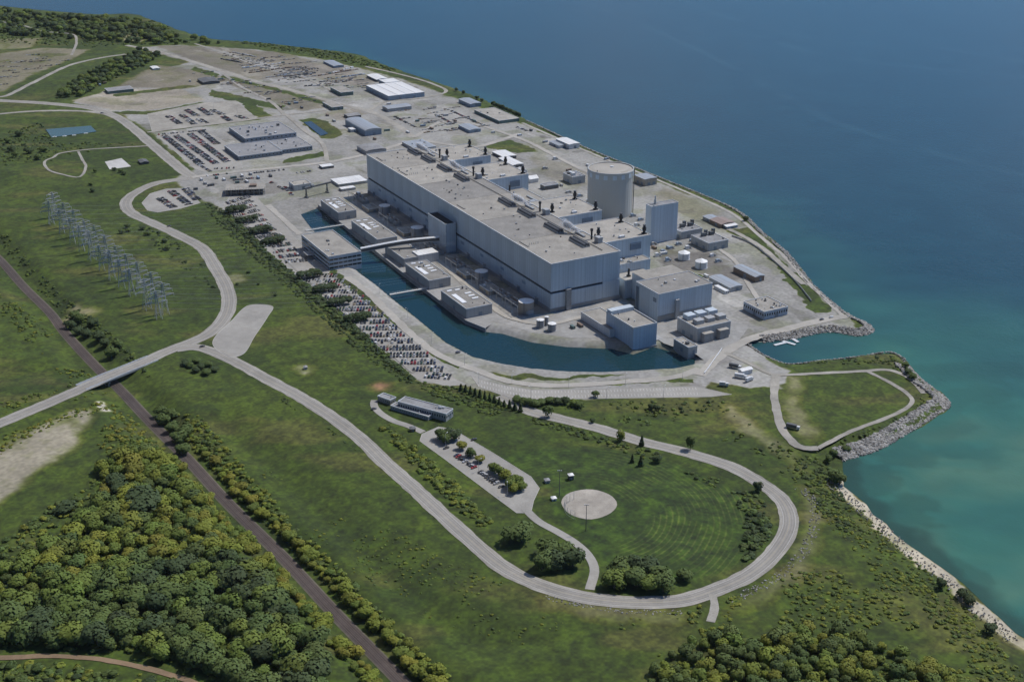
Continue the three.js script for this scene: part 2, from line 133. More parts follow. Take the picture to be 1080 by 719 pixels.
const GRAVELLY = [
  [[[-720.8,-2454.9],[-637.7,-2484.4],[-483.0,-2435.5],[-325.6,-2325.2],[-175.6,-2152.8],[-28.8,-1925.0],[78.8,-1737.5],[178.4,-1554.6],[253.9,-1428.6],[283.5,-1294.5],[304.0,-1160.2],[316.7,-1099.4],[313.2,-1067.7],[245.9,-1052.4],[216.7,-1031.2],[222.0,-992.8],[236.2,-983.1],[217.1,-945.9],[193.8,-945.9],[164.9,-960.5],[153.1,-931.6],[15.3,-928.1],[-39.0,-951.3],[-54.5,-951.3],[-78.8,-964.2],[-116.7,-1031.2],[-197.1,-1186.1],[-294.9,-1365.4],[-357.4,-1458.4],[-393.2,-1481.4],[-423.1,-1563.1],[-410.4,-1607.1],[-511.6,-1785.2],[-584.1,-1900.3],[-690.6,-1989.2],[-661.7,-2078.8],[-625.0,-2223.7],[-580.6,-2316.4]], '#9f9d97', 1],
  [[[-694.8,-2002.5],[-652.4,-2078.8],[-546.3,-2100.5],[-485.6,-2002.5],[-553.9,-1937.5],[-611.9,-1937.5]], '#a39b8b', 1], [[[-655.6,-2100.5],[-633.8,-2290.4],[-536.3,-2231.8],[-485.3,-2145.2],[-536.8,-2093.2]], '#857d6b', 0.9], [[[-973.3,-2360.9],[-901.0,-2454.9],[-796.0,-2435.5],[-802.5,-2342.9],[-819.6,-2240.0],[-829.7,-2064.5],[-875.7,-2064.5]], '#8a8270', 0.9], [[[-1039.7,-2535.2],[-926.0,-2556.0],[-919.0,-2454.9],[-998.1,-2426.0]], '#9a917c', 0.7], [[[-779.8,-2535.2],[-762.9,-2609.5],[-721.9,-2598.6],[-718.6,-2514.6]], '#a89e85', 0.7],
  [[[-396.8,-829.3],[-382.4,-847.1],[-365.7,-881.2],[-346.2,-907.6],[-332.2,-910.9],[-327.7,-881.2],[-330.4,-839.6],[-342.7,-803.8],[-347.7,-770.4],[-362.7,-741.6]], '#aca390', 0.95], [[[-334.8,-924.7],[-329.7,-928.1],[-316.7,-909.2],[-321.2,-904.2]], '#d8d2c2', 1], [[[-114.8,-945.9],[-109.6,-956.8],[-98.3,-953.2],[-105.0,-940.5]], '#b08068', 0.9],
  [[[-183.2,-987.0],[-177.6,-992.8],[-167.1,-981.2],[-170.8,-973.6],[-179.8,-975.5]], '#c2bba9', 0.9], [[[-286.0,-1207.6],[-276.7,-1218.6],[-266.8,-1196.8],[-274.1,-1186.1]], '#9c957f', 0.6], [[[-425.2,-1130.3],[-415.1,-1132.7],[-386.2,-1111.1],[-392.2,-1101.7],[-417.8,-1101.7]], '#b5a78c', 0.7],
  [[[230.0,-971.7],[245.0,-968.0],[230.5,-928.1],[229.5,-894.2],[235.7,-862.3],[221.1,-854.6],[212.9,-878.0],[218.3,-928.1]], '#a99f8b', 0.55], [[[169.1,-910.9],[177.2,-914.3],[189.0,-874.9],[205.4,-847.1],[211.9,-810.8],[205.9,-815.0],[185.5,-854.6],[169.0,-886.1]], '#a59c88', 0.55],
  [[[201.6,-787.5],[210.0,-776.9],[208.3,-745.3],[184.8,-682.4],[147.8,-641.8],[123.9,-634.1],[150.4,-656.6],[179.8,-693.2],[198.0,-739.2]], '#8f8a72', 0.5], [[[20.2,-653.6],[62.5,-641.8],[101.7,-636.9],[100.6,-627.5],[56.1,-630.3],[22.7,-641.8]], '#8f8a72', 0.45],
  [[[235.2,-807.4],[240.0,-804.6],[244.1,-770.0],[255.0,-737.6],[264.8,-706.3],[278.9,-673.8],[289.7,-636.9],[300.1,-607.4],[315.4,-565.3],[303.4,-561.3],[291.0,-604.7],[280.6,-630.3],[268.9,-664.6],[254.6,-696.3],[244.8,-728.1],[234.1,-761.0],[231.3,-791.0]], '#c9bfa8', 1],
  [[[-531.0,-2207.6],[-440.9,-2137.6],[-317.7,-2029.6],[-265.7,-1976.0],[-321.0,-1931.2],[-381.0,-2002.5],[-436.0,-2078.8]], '#7d7664', 0.85], [[[-680.7,-2474.5],[-608.1,-2474.5],[-479.8,-2325.2],[-389.5,-2191.7],[-432.5,-2160.5],[-584.7,-2334.0]], '#7f7868', 0.85], [[[-590.0,-2474.5],[-423.1,-2397.7],[-359.9,-2325.2],[-400.1,-2256.6],[-507.6,-2379.2]], '#857d6c', 0.85], [[[-414.2,-2342.9],[-321.1,-2290.4],[-224.2,-2160.5],[-241.9,-2100.5],[-320.3,-2160.5],[-397.4,-2240.0]], '#8d8474', 0.7], [[[-288.3,-1925.0],[-245.1,-1950.2],[-217.8,-1912.6],[-263.3,-1864.4]], '#877f70', 0.6], [[[151.9,-1294.5],[205.9,-1282.3],[238.4,-1207.6],[215.9,-1186.1],[193.3,-1213.1],[155.6,-1235.4]], '#76716a', 0.85], [[[25.3,-1662.8],[74.6,-1634.5],[117.2,-1529.5],[70.3,-1529.5],[42.1,-1576.1]], '#8b8674', 0.6], [[[187.6,-1529.5],[241.7,-1421.3],[210.5,-1392.8],[171.0,-1481.4]], '#8f8873', 0.6],
];

// ---------- terrain ----------
const FIELD = [[-19.5,-829.3],[14.2,-847.1],[71.0,-850.1],[124.6,-823.5],[165.1,-776.9],[170.1,-739.2],[156.9,-693.2],[129.6,-671.9],[105.0,-663.7],[64.6,-669.8],[51.3,-693.2],[37.4,-721.4],[22.4,-745.3],[23.3,-783.5],[3.4,-810.8]];
const VALLEY = [[-270.2,-894.2],[-221.4,-928.1],[-148.7,-847.1],[-75.2,-727.3],[-17.2,-649.6],[44.2,-618.2],[31.9,-587.4],[-31.2,-571.6],[-64.5,-596.0],[-126.7,-693.2],[-210.4,-803.8]];
const MW = 1050, MH = 1450, MX = -1400, MZ = -3250, MR = 2;
const maskCanvas = document.createElement('canvas'); maskCanvas.width = MW; maskCanvas.height = MH;
const mk = maskCanvas.getContext('2d');
mk.setTransform(1 / MR, 0, 0, 1 / MR, -MX / MR, -MZ / MR); mk.fillStyle = mk.strokeStyle = '#fff'; mk.lineJoin = mk.lineCap = 'round';
const trace = (c, P, close = true) => { c.beginPath(); P.forEach((p, i) => i ? c.lineTo(p[0], p[1]) : c.moveTo(p[0], p[1])); if (close) c.closePath(); };
for (const [P] of SHEETS) { trace(mk, P); mk.fill(); }
trace(mk, GRAVELLY[0][0]); mk.fill();
for (const P of [POND, POND2]) { trace(mk, P); mk.fill(); }
for (const r of ROADS) { r[4] = smooth(r[0], 5); mk.lineWidth = r[1] + 5; trace(mk, r[4], false); mk.stroke(); }
const md = mk.getImageData(0, 0, MW, MH).data, sheetDist = new Float32Array(MW * MH);
for (let i = 0; i < MW * MH; i++) sheetDist[i] = md[i * 4 + 3] > 100 ? 0 : 1e6;
for (let pass = 0; pass < 2; pass++) for (let k = 0; k < MW * MH; k++) {
  const i = pass ? MW * MH - 1 - k : k, x = i % MW, y = (i / MW) | 0, s = pass ? 1 : -1; let d = sheetDist[i];
  if (x - 1 >= 0 && x + 1 < MW && y + s >= 0 && y + s < MH) d = Math.min(d, sheetDist[i + s] + 1, sheetDist[i + s * MW] + 1, sheetDist[i + s * MW + 1] + 1.41, sheetDist[i + s * MW - 1] + 1.41);
  sheetDist[i] = d;
}
const offSheet = (x, z) => { const i = Math.floor((x - MX) / MR), j = Math.floor((z - MZ) / MR); return i < 0 || j < 0 || i >= MW || j >= MH ? 200 : sheetDist[j * MW + i] * MR; };
const shoreDist = (x, z) => (inside(x, z, LAND) ? 1 : -1) * distLine(x, z, LAND, true);
const canalDist = (x, z) => (x < -320 || x > 240 || z < -1480 || z > -920) ? 300 : (inside(x, z, CANAL) ? -1 : 1) * distLine(x, z, CANAL, true);
function heightAt(x, z) {
  const s = shoreDist(x, z);
  if (s < 0) return Math.max(-10, -3 + s * 0.12);
  let h = 0;
  const off = offSheet(x, z), w = sstep(5, 45, off);
  h += w * ((fbm(x / 70, z / 70, 3) - 0.5) * 5 + (fbm(x / 18, z / 18, 2) - 0.5) * 1.6);
  if (x > -420 && x < 120 && z > -1000 && inside(x, z, VALLEY)) h -= 5 * sstep(0, 45, distLine(x, z, VALLEY, true)) * w;
  const r = distLine(x, z, RAIL); h = lerp(Math.min(h, -6.5), h, sstep(7, 30, r));
  const W = z > -860 ? 46 : x < -150 ? 30 : 7;
  h = lerp(-3.1, h, sstep(0, W, s));
  const c = canalDist(x, z); if (c < 0) h = Math.min(h, -4 - Math.min(4, -c)); else if (c < 7) h = Math.min(h, -4 + 4 * c / 7);
  if (inside(x, z, POND) || inside(x, z, POND2)) h = -1.6;
  return off < 3 && h > -0.4 ? Math.min(h, -0.03) : h;
}
const lines = (spec) => { const o = []; for (const [a, b, s] of spec) for (let v = a; v < b - 0.01; v += s) o.push(v); return o; };
const GX = lines([[-9000, -3000, 1500], [-3000, -1400, 80], [-1400, -560, 9], [-560, 560, 4.5], [560, 1000, 20], [1000, 1001, 1]]);
const GZN = [...lines([[-1350, -480, 4.5], [-480, 600, 60]]), 600], GZF = [...lines([[-9000, -3400, 1400], [-3400, -2300, 14], [-2300, -1350, 9]]), -1350];
function groundTexture(x0, z0, w, h, res) {
  const W = Math.round(w / res), Hh = Math.round(h / res), c = document.createElement('canvas'); c.width = W; c.height = Hh;
  const g = c.getContext('2d'); g.setTransform(1 / res, 0, 0, 1 / res, -x0 / res, -z0 / res);
  for (const [P, col, a] of GRAVELLY) { g.globalAlpha = a; g.fillStyle = col; g.filter = 'blur(' + (a === 1 ? 1.5 : 2.5 / res) + 'px)'; trace(g, P); g.fill(); }
  g.filter = 'none'; let ps = 99; const pr = () => { ps = (ps * 16807) % 2147483647; return ps / 2147483647; };   // worn patches of asphalt, fill and fresh stone in the yards
  const Z = GRAVELLY[0][0]; for (let i = 0; i < 900; i++) { const x = -900 + 1300 * pr(), z = -2600 + 1700 * pr(), w = 5 + 34 * pr() * pr(), l = 6 + 60 * pr() * pr(), t = pr(); if (!inside(x, z, Z)) continue; g.save(); g.translate(x, z); g.rotate(-0.4992); g.globalAlpha = 0.14 + 0.3 * pr(); g.fillStyle = t < 0.42 ? '#5f5b55' : t < 0.62 ? '#74705f' : t < 0.87 ? '#d2cec4' : '#8f8a82'; g.fillRect(-w / 2, -l / 2, w, l); g.restore(); }
  g.globalAlpha = 1; g.globalCompositeOperation = 'destination-out'; for (const P of GRASSY) { trace(g, P); g.fill(); }
  const d = g.getImageData(0, 0, W, Hh).data, out = new Uint8Array(W * Hh * 4), C0 = [57, 72, 18], C1 = [65, 79, 20], C2 = [45, 60, 16], DRY = [94, 88, 48], LAWN = [50, 69, 18];
  const cx = FIELDC[0][0], cz = FIELDC[0][1];
  for (let j = 0; j < Hh; j++) for (let i = 0; i < W; i++) {
    const x = x0 + i * res, z = z0 + j * res, n1 = fbm(x / 130, z / 130, 4), n2 = fbm(x / 10 + 40, z / 10, 3), n3 = vn(x / 2.1, z / 2.1), n4 = vn(x / 6 + 9, z / 6);
    let t = sstep(0.4, 0.62, n1 * 0.5 + n2 * 0.5), e = sstep(0.5, 0.68, fbm(x / 60 - 70, z / 60 + 20, 4)), dry = sstep(0.55, 0.72, fbm(x / 85 + 300, z / 34 - 90, 4)) * 0.5;
    const k = 0.54 + 0.38 * n3 + 0.36 * n4 + 0.2 * vn(x / 0.9 + 3, z / 0.9);
    let r = lerp(lerp(C0[0], C1[0], t), C2[0], e * 0.6), gg = lerp(lerp(C0[1], C1[1], t), C2[1], e * 0.6), b = lerp(lerp(C0[2], C1[2], t), C2[2], e * 0.6);
    if (z > -1150 && z < -600 && x > -60 && x < 260) {
      const f = inside(x, z, FIELD) ? sstep(0, 9, distLine(x, z, FIELD, true)) : 0;
      if (f > 0) { const q = Math.hypot(x - cx, z - cz) + (vn(x / 30, z / 30) - 0.5) * 3, ring = sstep(0.7, 1, Math.sin(q * 2 * Math.PI / 4) * 0.5 + 0.5) * sstep(24, 45, q) * (0.3 + 0.6 * (x > cx + 20 ? 1 : 0.4)) * sstep(0.3, 0.7, fbm(x / 26, z / 26, 2)); dry *= 1 - f; r = lerp(r, LAWN[0] + 26 * ring + (n4 - 0.5) * 10, f); gg = lerp(gg, LAWN[1] + 18 * ring + (n4 - 0.5) * 10, f); b = lerp(b, LAWN[2] + 18 * ring, f); }
    }
    r = lerp(r, DRY[0], dry) * k; gg = lerp(gg, DRY[1], dry) * k; b = lerp(b, DRY[2], dry) * k;
    const u = clamp(Math.round(i + (fbm(x / 15, z / 15, 3) - 0.5) * 13 / res), 0, W - 1), v = clamp(Math.round(j + (fbm(x / 15 + 55, z / 15, 3) - 0.5) * 13 / res), 0, Hh - 1), q = (v * W + u) * 4, a0 = d[q + 3] / 255;
    if (a0 > 0.01) {
      const weeds = sstep(0.52, 0.7, fbm(x / 34 + 11, z / 34, 4)) * 0.55 + sstep(0.6, 0.8, vn(x / 5, z / 5)) * 0.12, a = a0 * (1 - weeds * (a0 > 0.97 ? 0.34 : 0.9)), gk = 0.7 + 0.16 * n3 + 0.3 * fbm(x / 48, z / 48 + 30, 3);
      r = lerp(r + 8, d[q] * gk, a); gg = lerp(gg + 4, d[q + 1] * gk, a); b = lerp(b, d[q + 2] * gk, a);
    }
    const o = (j * W + i) * 4; out[o] = clamp(r, 0, 255); out[o + 1] = clamp(gg, 0, 255); out[o + 2] = clamp(b, 0, 255); out[o + 3] = 255;
  }
  const T = new THREE.DataTexture(out, W, Hh); T.colorSpace = THREE.SRGBColorSpace; T.magFilter = THREE.LinearFilter; T.minFilter = THREE.LinearFilter; T.wrapS = T.wrapT = THREE.MirroredRepeatWrapping; T.needsUpdate = true; return T;
}
const FIELDC = [[42.4,-750.2]];
function groundMesh(zs, x0, z0, w, h, res) {
  const nx = GX.length, nz = zs.length, pos = new Float32Array(nx * nz * 3), uv = new Float32Array(nx * nz * 2), idx = [];
  for (let j = 0; j < nz; j++) for (let i = 0; i < nx; i++) { const k = j * nx + i, x = GX[i], z = zs[j]; pos[k * 3] = x; pos[k * 3 + 1] = heightAt(x, z); pos[k * 3 + 2] = z; uv[k * 2] = (x - x0) / w; uv[k * 2 + 1] = (z - z0) / h; }
  for (let j = 0; j + 1 < nz; j++) for (let i = 0; i + 1 < nx; i++) { const a = j * nx + i; if (Math.max(pos[a * 3 + 1], pos[a * 3 + 4], pos[(a + nx) * 3 + 1], pos[(a + nx + 1) * 3 + 1]) < -7) continue; idx.push(a, a + nx, a + 1, a + 1, a + nx, a + nx + 1); }
  const g = new THREE.BufferGeometry(); g.setAttribute('position', new THREE.BufferAttribute(pos, 3)); g.setAttribute('uv', new THREE.BufferAttribute(uv, 2)); g.setIndex(idx); g.computeVertexNormals();
  const m = new THREE.MeshStandardMaterial({ map: groundTexture(x0, z0, w, h, res), roughness: 0.95 });
  return struct(addMesh('ground', g, m));
}
groundMesh(GZN, -560, -1350, 1120, 900, 0.55);
groundMesh(GZF, -1400, -3300, 2150, 1950, 1.06);

// ---------- water ----------
const BEACH = [[242.5,-829.0],[236.2,-794.1],[252.7,-740.5],[276.9,-676.4],[297.6,-615.0],[321.7,-521.4]];
function waterTexture(x0, z0, w, h, res) {
  const W = Math.round(w / res), Hh = Math.round(h / res), c = document.createElement('canvas'); c.width = W; c.height = Hh;
  const g = c.getContext('2d'); g.setTransform(1 / res, 0, 0, 1 / res, -x0 / res, -z0 / res);
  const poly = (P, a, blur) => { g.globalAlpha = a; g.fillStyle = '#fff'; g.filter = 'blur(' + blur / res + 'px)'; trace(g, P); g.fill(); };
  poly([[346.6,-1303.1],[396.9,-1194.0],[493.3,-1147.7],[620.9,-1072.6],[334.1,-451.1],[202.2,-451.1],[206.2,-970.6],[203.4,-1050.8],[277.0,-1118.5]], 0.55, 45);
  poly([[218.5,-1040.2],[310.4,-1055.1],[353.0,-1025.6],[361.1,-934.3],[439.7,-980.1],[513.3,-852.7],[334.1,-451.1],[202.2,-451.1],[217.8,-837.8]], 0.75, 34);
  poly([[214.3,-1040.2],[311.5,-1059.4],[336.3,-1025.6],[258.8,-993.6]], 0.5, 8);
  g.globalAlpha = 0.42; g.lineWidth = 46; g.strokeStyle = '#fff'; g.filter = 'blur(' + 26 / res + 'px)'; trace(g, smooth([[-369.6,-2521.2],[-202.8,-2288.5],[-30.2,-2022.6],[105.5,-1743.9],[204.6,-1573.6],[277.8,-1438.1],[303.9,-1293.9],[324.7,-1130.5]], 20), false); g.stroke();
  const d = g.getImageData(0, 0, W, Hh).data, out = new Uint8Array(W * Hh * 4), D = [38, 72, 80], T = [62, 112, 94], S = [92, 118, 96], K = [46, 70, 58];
  const SLICK = [[[47.0,-3258.8],[210.9,-2904.4],[332.6,-2521.2],[424.2,-2114.5],[479.3,-1876.9],[568.3,-1703.2],[670.6,-1565.0]], [[622.4,-3072.0],[710.5,-2706.0],[804.1,-2491.0],[952.8,-2305.7]], [[493.4,-2594.3],[581.5,-2395.0],[709.7,-2288.5],[892.6,-2190.5]], [[886.8,-3147.3],[978.4,-2931.1],[1114.2,-2729.4]], [[368.9,-3194.2],[485.3,-2777.3],[602.6,-2573.0],[756.3,-2451.8]]].map((L) => smooth(L, 30));
  for (let j = 0; j < Hh; j++) for (let i = 0; i < W; i++) {
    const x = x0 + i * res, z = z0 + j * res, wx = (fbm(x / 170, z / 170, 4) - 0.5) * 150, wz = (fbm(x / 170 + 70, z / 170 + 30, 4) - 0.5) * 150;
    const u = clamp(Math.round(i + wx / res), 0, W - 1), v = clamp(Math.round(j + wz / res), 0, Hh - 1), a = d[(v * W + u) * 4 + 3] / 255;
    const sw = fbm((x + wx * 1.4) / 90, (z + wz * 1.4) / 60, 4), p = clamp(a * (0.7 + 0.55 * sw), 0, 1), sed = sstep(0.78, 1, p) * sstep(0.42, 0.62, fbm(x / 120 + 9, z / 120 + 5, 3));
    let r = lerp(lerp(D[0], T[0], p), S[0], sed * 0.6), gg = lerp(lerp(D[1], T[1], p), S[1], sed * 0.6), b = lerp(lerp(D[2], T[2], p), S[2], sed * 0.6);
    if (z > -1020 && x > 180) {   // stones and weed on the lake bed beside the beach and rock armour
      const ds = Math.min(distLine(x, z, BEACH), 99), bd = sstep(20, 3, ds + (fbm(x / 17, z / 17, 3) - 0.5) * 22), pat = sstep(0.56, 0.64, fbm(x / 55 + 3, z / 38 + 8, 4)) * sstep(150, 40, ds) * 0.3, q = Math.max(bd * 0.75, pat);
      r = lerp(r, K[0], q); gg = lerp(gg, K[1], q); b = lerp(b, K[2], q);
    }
    const n = 0.93 + 0.14 * fbm(x / 38, z / 22, 3); let sl = 0;
    if (z < -1250) for (const L of SLICK) sl = Math.max(sl, sstep(15, 2, distLine(x + wx * 0.06, z + wz * 0.06, L)) * sstep(0.3, 0.6, fbm(x / 60, z / 60, 2)));
    const o = (j * W + i) * 4; out[o] = r * n + sl * 7; out[o + 1] = gg * n + sl * 7; out[o + 2] = b * n + sl * 7; out[o + 3] = 255;
  }
  const Tx = new THREE.DataTexture(out, W, Hh); Tx.colorSpace = THREE.SRGBColorSpace; Tx.magFilter = THREE.LinearFilter; Tx.minFilter = THREE.LinearFilter; Tx.wrapS = Tx.wrapT = THREE.ClampToEdgeWrapping; Tx.needsUpdate = true; return Tx;
}
const rippleTex = grain(512, 90, (u, v) => { const n = tileN(u, v, 26, 7) * 0.5 + tileN(u, v, 70, 8) * 0.3 + tileN(u, v, 9, 9) * 0.2, g = 255 * n; return [g, g, g]; }); rippleTex.colorSpace = THREE.NoColorSpace;
{
  const x0 = -700, z0 = -3500, w = 2600, h = 4000;
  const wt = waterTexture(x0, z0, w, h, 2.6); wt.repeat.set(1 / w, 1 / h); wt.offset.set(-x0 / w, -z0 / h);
  const sh = new THREE.Shape([[-40000, 40000], [40000, 40000], [40000, -40000], [-40000, -40000]].map((p) => new THREE.Vector2(p[0], p[1]))); sh.holes.push(new THREE.Path(LAND.map((p) => new THREE.Vector2(p[0], -p[1]))));
  const g = uvXZ(new THREE.ShapeGeometry(sh).rotateX(-Math.PI / 2)); g.translate(0, -3, 0);
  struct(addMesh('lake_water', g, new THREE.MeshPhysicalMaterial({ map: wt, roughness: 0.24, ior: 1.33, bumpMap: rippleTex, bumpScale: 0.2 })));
  const canal = uvXZ(new THREE.ShapeGeometry(new THREE.Shape(CANAL.map((p) => new THREE.Vector2(p[0] , -p[1])))).rotateX(-Math.PI / 2));
  const cg = canal.clone(); cg.translate(0, -3.9, 0);
  struct(addMesh('canal_water', cg, new THREE.MeshPhysicalMaterial({ color: lin(0.012, 0.042, 0.052), roughness: 0.1, ior: 1.33, bumpMap: rippleTex, bumpScale: 0.12 })));
  for (const [P, col, lab] of [[POND, [0.06, 0.13, 0.13]], [POND2, [0.05, 0.075, 0.085]]]) {
    const pg = uvXZ(new THREE.ShapeGeometry(new THREE.Shape(P.map((p) => new THREE.Vector2(p[0], -p[1])))).rotateX(-Math.PI / 2)); pg.translate(0, 0.05, 0);
    struct(addMesh('pond_water', pg, new THREE.MeshPhysicalMaterial({ color: lin(...col), roughness: 0.12, ior: 1.33 })));
  }
}

// ---------- roads, yards, markings ----------
const SM = {
  road: mat(0.40, 0.378, 0.335, 0.9, { map: paveTex }), pave: mat(0.44, 0.42, 0.375, 0.9, { map: paveTex }), pale: mat(0.52, 0.49, 0.43, 0.9, { map: paveTex }), gravel: mat(0.50, 0.47, 0.405, 0.95, { map: gravelTex }),
  earth: mat(0.36, 0.25, 0.15, 0.95, { map: gravelTex }), sand: mat(0.56, 0.51, 0.43, 0.95, { map: gravelTex }), concrete: mat(0.47, 0.46, 0.43, 0.9, { map: gravelTex }), white: mat(0.72, 0.7, 0.66, 0.8, { map: paveTex }),
  worn: mat(0.335, 0.316, 0.28, 0.9, { map: paveTex }), line: mat(0.62, 0.61, 0.57, 0.7), yellow: mat(0.45, 0.38, 0.2, 0.7), kerb: mat(0.5, 0.48, 0.44, 0.85), rail: mat(0.2, 0.15, 0.12, 0.5, { metalness: 0.6 }), ballast: mat(0.15, 0.12, 0.105, 0.95, { map: gravelTex }), shoulder: mat(0.2, 0.18, 0.13, 0.95, { map: gravelTex }),
};
let lift = 0.03;
function ribbon(L, w, y, off = 0, wob = 0) {
  const n = L.length, pos = [], idx = [];
  for (let i = 0; i < n; i++) {
    const a = L[Math.max(0, i - 1)], b = L[Math.min(n - 1, i + 1)], dx = b[0] - a[0], dz = b[1] - a[1], l = Math.hypot(dx, dz) || 1, nx = -dz / l, nz = dx / l, yy = typeof y === 'function' ? y(i) : y, wv = 1 + wob * (vn(i * 0.7 + w, 5) - 0.5), wv2 = 1 + wob * (vn(i * 0.7 + w, 45) - 0.5);
    pos.push(L[i][0] + nx * (off - w / 2 * wv), yy, L[i][1] + nz * (off - w / 2 * wv), L[i][0] + nx * (off + w / 2 * wv2), yy, L[i][1] + nz * (off + w / 2 * wv2));
    if (i) idx.push(2 * i - 2, 2 * i, 2 * i - 1, 2 * i - 1, 2 * i, 2 * i + 1);
  }
  const g = new THREE.BufferGeometry(); g.setAttribute('position', new THREE.Float32BufferAttribute(pos, 3)); g.setIndex(idx); g.computeVertexNormals(); if (g.attributes.normal.getY(0) < 0) { g.setIndex(idx.reverse()); g.computeVertexNormals(); } return uvXZ(g);
}
const shapeOf = (P) => new THREE.Shape(P.map((p) => new THREE.Vector2(p[0], -p[1])));
for (const [P, key, label, name] of SHEETS) {
  const g = uvXZ(new THREE.ShapeGeometry(shapeOf(P)).rotateX(-Math.PI / 2)); g.translate(0, lift += 0.005, 0);
  const o = struct(addMesh(name, g, SM[key])); o.userData.label = label;
  if (name === 'parking_lot' || name === 'paved_apron') { const k = addMesh('kerb', mergeGeometries(P.map((p, i) => { const q = P[(i + 1) % P.length], l = Math.hypot(q[0] - p[0], q[1] - p[1]), b = bx(l, 0.14, 0.3); b.rotateY(-Math.atan2(q[1] - p[1], q[0] - p[0])); b.translate((p[0] + q[0]) / 2, lift + 0.001, (p[1] + q[1]) / 2); return b; })), SM.kerb, o); }
}
lift = 0.12;
for (const [P, w, key, label, L] of ROADS) {
  const o = struct(addMesh(key === 'earth' ? 'path' : 'road', ribbon(L, w, lift += 0.012, 0, key === 'road' || key === 'pave' ? 0 : 0.35), SM[key])); o.userData.label = label;
  if (key === 'road') {
    addMesh('road_shoulder', [ribbon(L, 2.2, lift - 0.004, w / 2 + 0.6, 1), ribbon(L, 2.2, lift - 0.004, -w / 2 - 0.6, 1)], SM.gravel, o);
    addMesh('wheel_track', [-3.1, -1.4, 1.4, 3.1].map((t) => ribbon(L, 0.8, lift + 0.003, t, 0.5)), SM.worn, o);
    addMesh('edge_line', [ribbon(L, 0.13, lift + 0.007, w / 2 - 0.8), ribbon(L, 0.13, lift + 0.007, -w / 2 + 0.8)], SM.line, o);
    addMesh('centre_line', ribbon(L, 0.14, lift + 0.007), SM.yellow, o);
  }
}
// stall lines of the long empty car park
{
  const A = [[-27.4,-955.9],[15.4,-936.1],[46.1,-936.1],[150.6,-941.4]], seg = smooth(A, 2.7), gs = [];
  for (const p of seg) for (const s of [-4.6, 4.6]) { const b = bx(0.25, 0.012, 4.6); b.rotateY(0.05); b.translate(p[0], 0.1, p[1] + s); gs.push(b); }
  struct(stuffless(addMesh('stall_markings', gs, SM.line)));
}
function stuffless(o) { return o; }
// the railway in its cutting: ballast, two tracks
{
  const g = new THREE.Group(); g.name = 'railway'; g.userData.kind = 'structure'; scene.add(g);
  addMesh('shoulder', ribbon(RAIL, 9.6, -6.3), SM.shoulder, g); addMesh('ballast_bed', ribbon(RAIL, 7.8, -6.05), SM.ballast, g);
  for (const t of [-1.85, 1.85]) { addMesh('sleeper_bed', ribbon(RAIL, 2.6, -6.0, t), mat(0.11, 0.085, 0.075, 0.9, { map: gravelTex }), g); for (const k of [-0.72, 0.72]) addMesh('rail', ribbon(RAIL, 0.16, -5.85, t + k), SM.rail, g); }
}

// ---------- buildings ----------
const clad = (r, g, b, rough = 0.55) => mat(r, g, b, rough, { map: cladTex });
const BM = {
  blue: clad(0.58, 0.655, 0.71), blueLow: clad(0.58, 0.65, 0.7), band: mat(0.035, 0.045, 0.06, 0.6), grey: clad(0.44, 0.45, 0.45), conc: mat(0.42, 0.42, 0.41, 0.85, { map: roofTex }), dark: clad(0.12, 0.125, 0.13), white: clad(0.72, 0.73, 0.73), green: clad(0.13, 0.2, 0.19), beige: clad(0.42, 0.38, 0.31), brown: clad(0.26, 0.19, 0.14), steelBlue: clad(0.3, 0.38, 0.47),
  roof: mat(0.43, 0.405, 0.355, 0.9, { map: roofTex }), roof2: mat(0.345, 0.33, 0.3, 0.9, { map: roofTex }), roof3: mat(0.5, 0.47, 0.41, 0.9, { map: roofTex }), roofGrey: mat(0.36, 0.36, 0.36, 0.85, { map: roofTex }), roofWhite: mat(0.82, 0.82, 0.8, 0.6, { map: cladTex }), roofMetal: mat(0.45, 0.48, 0.5, 0.4, { map: cladTex, metalness: 0.2 }), roofDark: mat(0.16, 0.165, 0.17, 0.8, { map: roofTex }),
  glass: new THREE.MeshPhysicalMaterial({ color: lin(0.02, 0.03, 0.04), roughness: 0.08, ior: 1.5 }), trim: mat(0.6, 0.62, 0.63, 0.6), door: mat(0.2, 0.24, 0.28, 0.6), black: mat(0.025, 0.025, 0.027, 0.7), steel: mat(0.42, 0.44, 0.45, 0.45, { metalness: 0.4 }), lamp: mat(0.5, 0.5, 0.5, 0.5),
};
const face = (w, d, side) => side === 'x' ? [d, (u, y, t) => [-w / 2 - t, y, u]] : [w, (u, y, t) => [u, y, d / 2 + t]];
function opening(parent, name, m, w, d, side, u, y, ow, oh, t = 0.12) {
  const [, at] = face(w, d, side), p = at(u, y, 0), g = side === 'x' ? bx(t * 2, oh, ow) : bx(ow, oh, t * 2); g.translate(...p); return addMesh(name, g, m, parent);
}
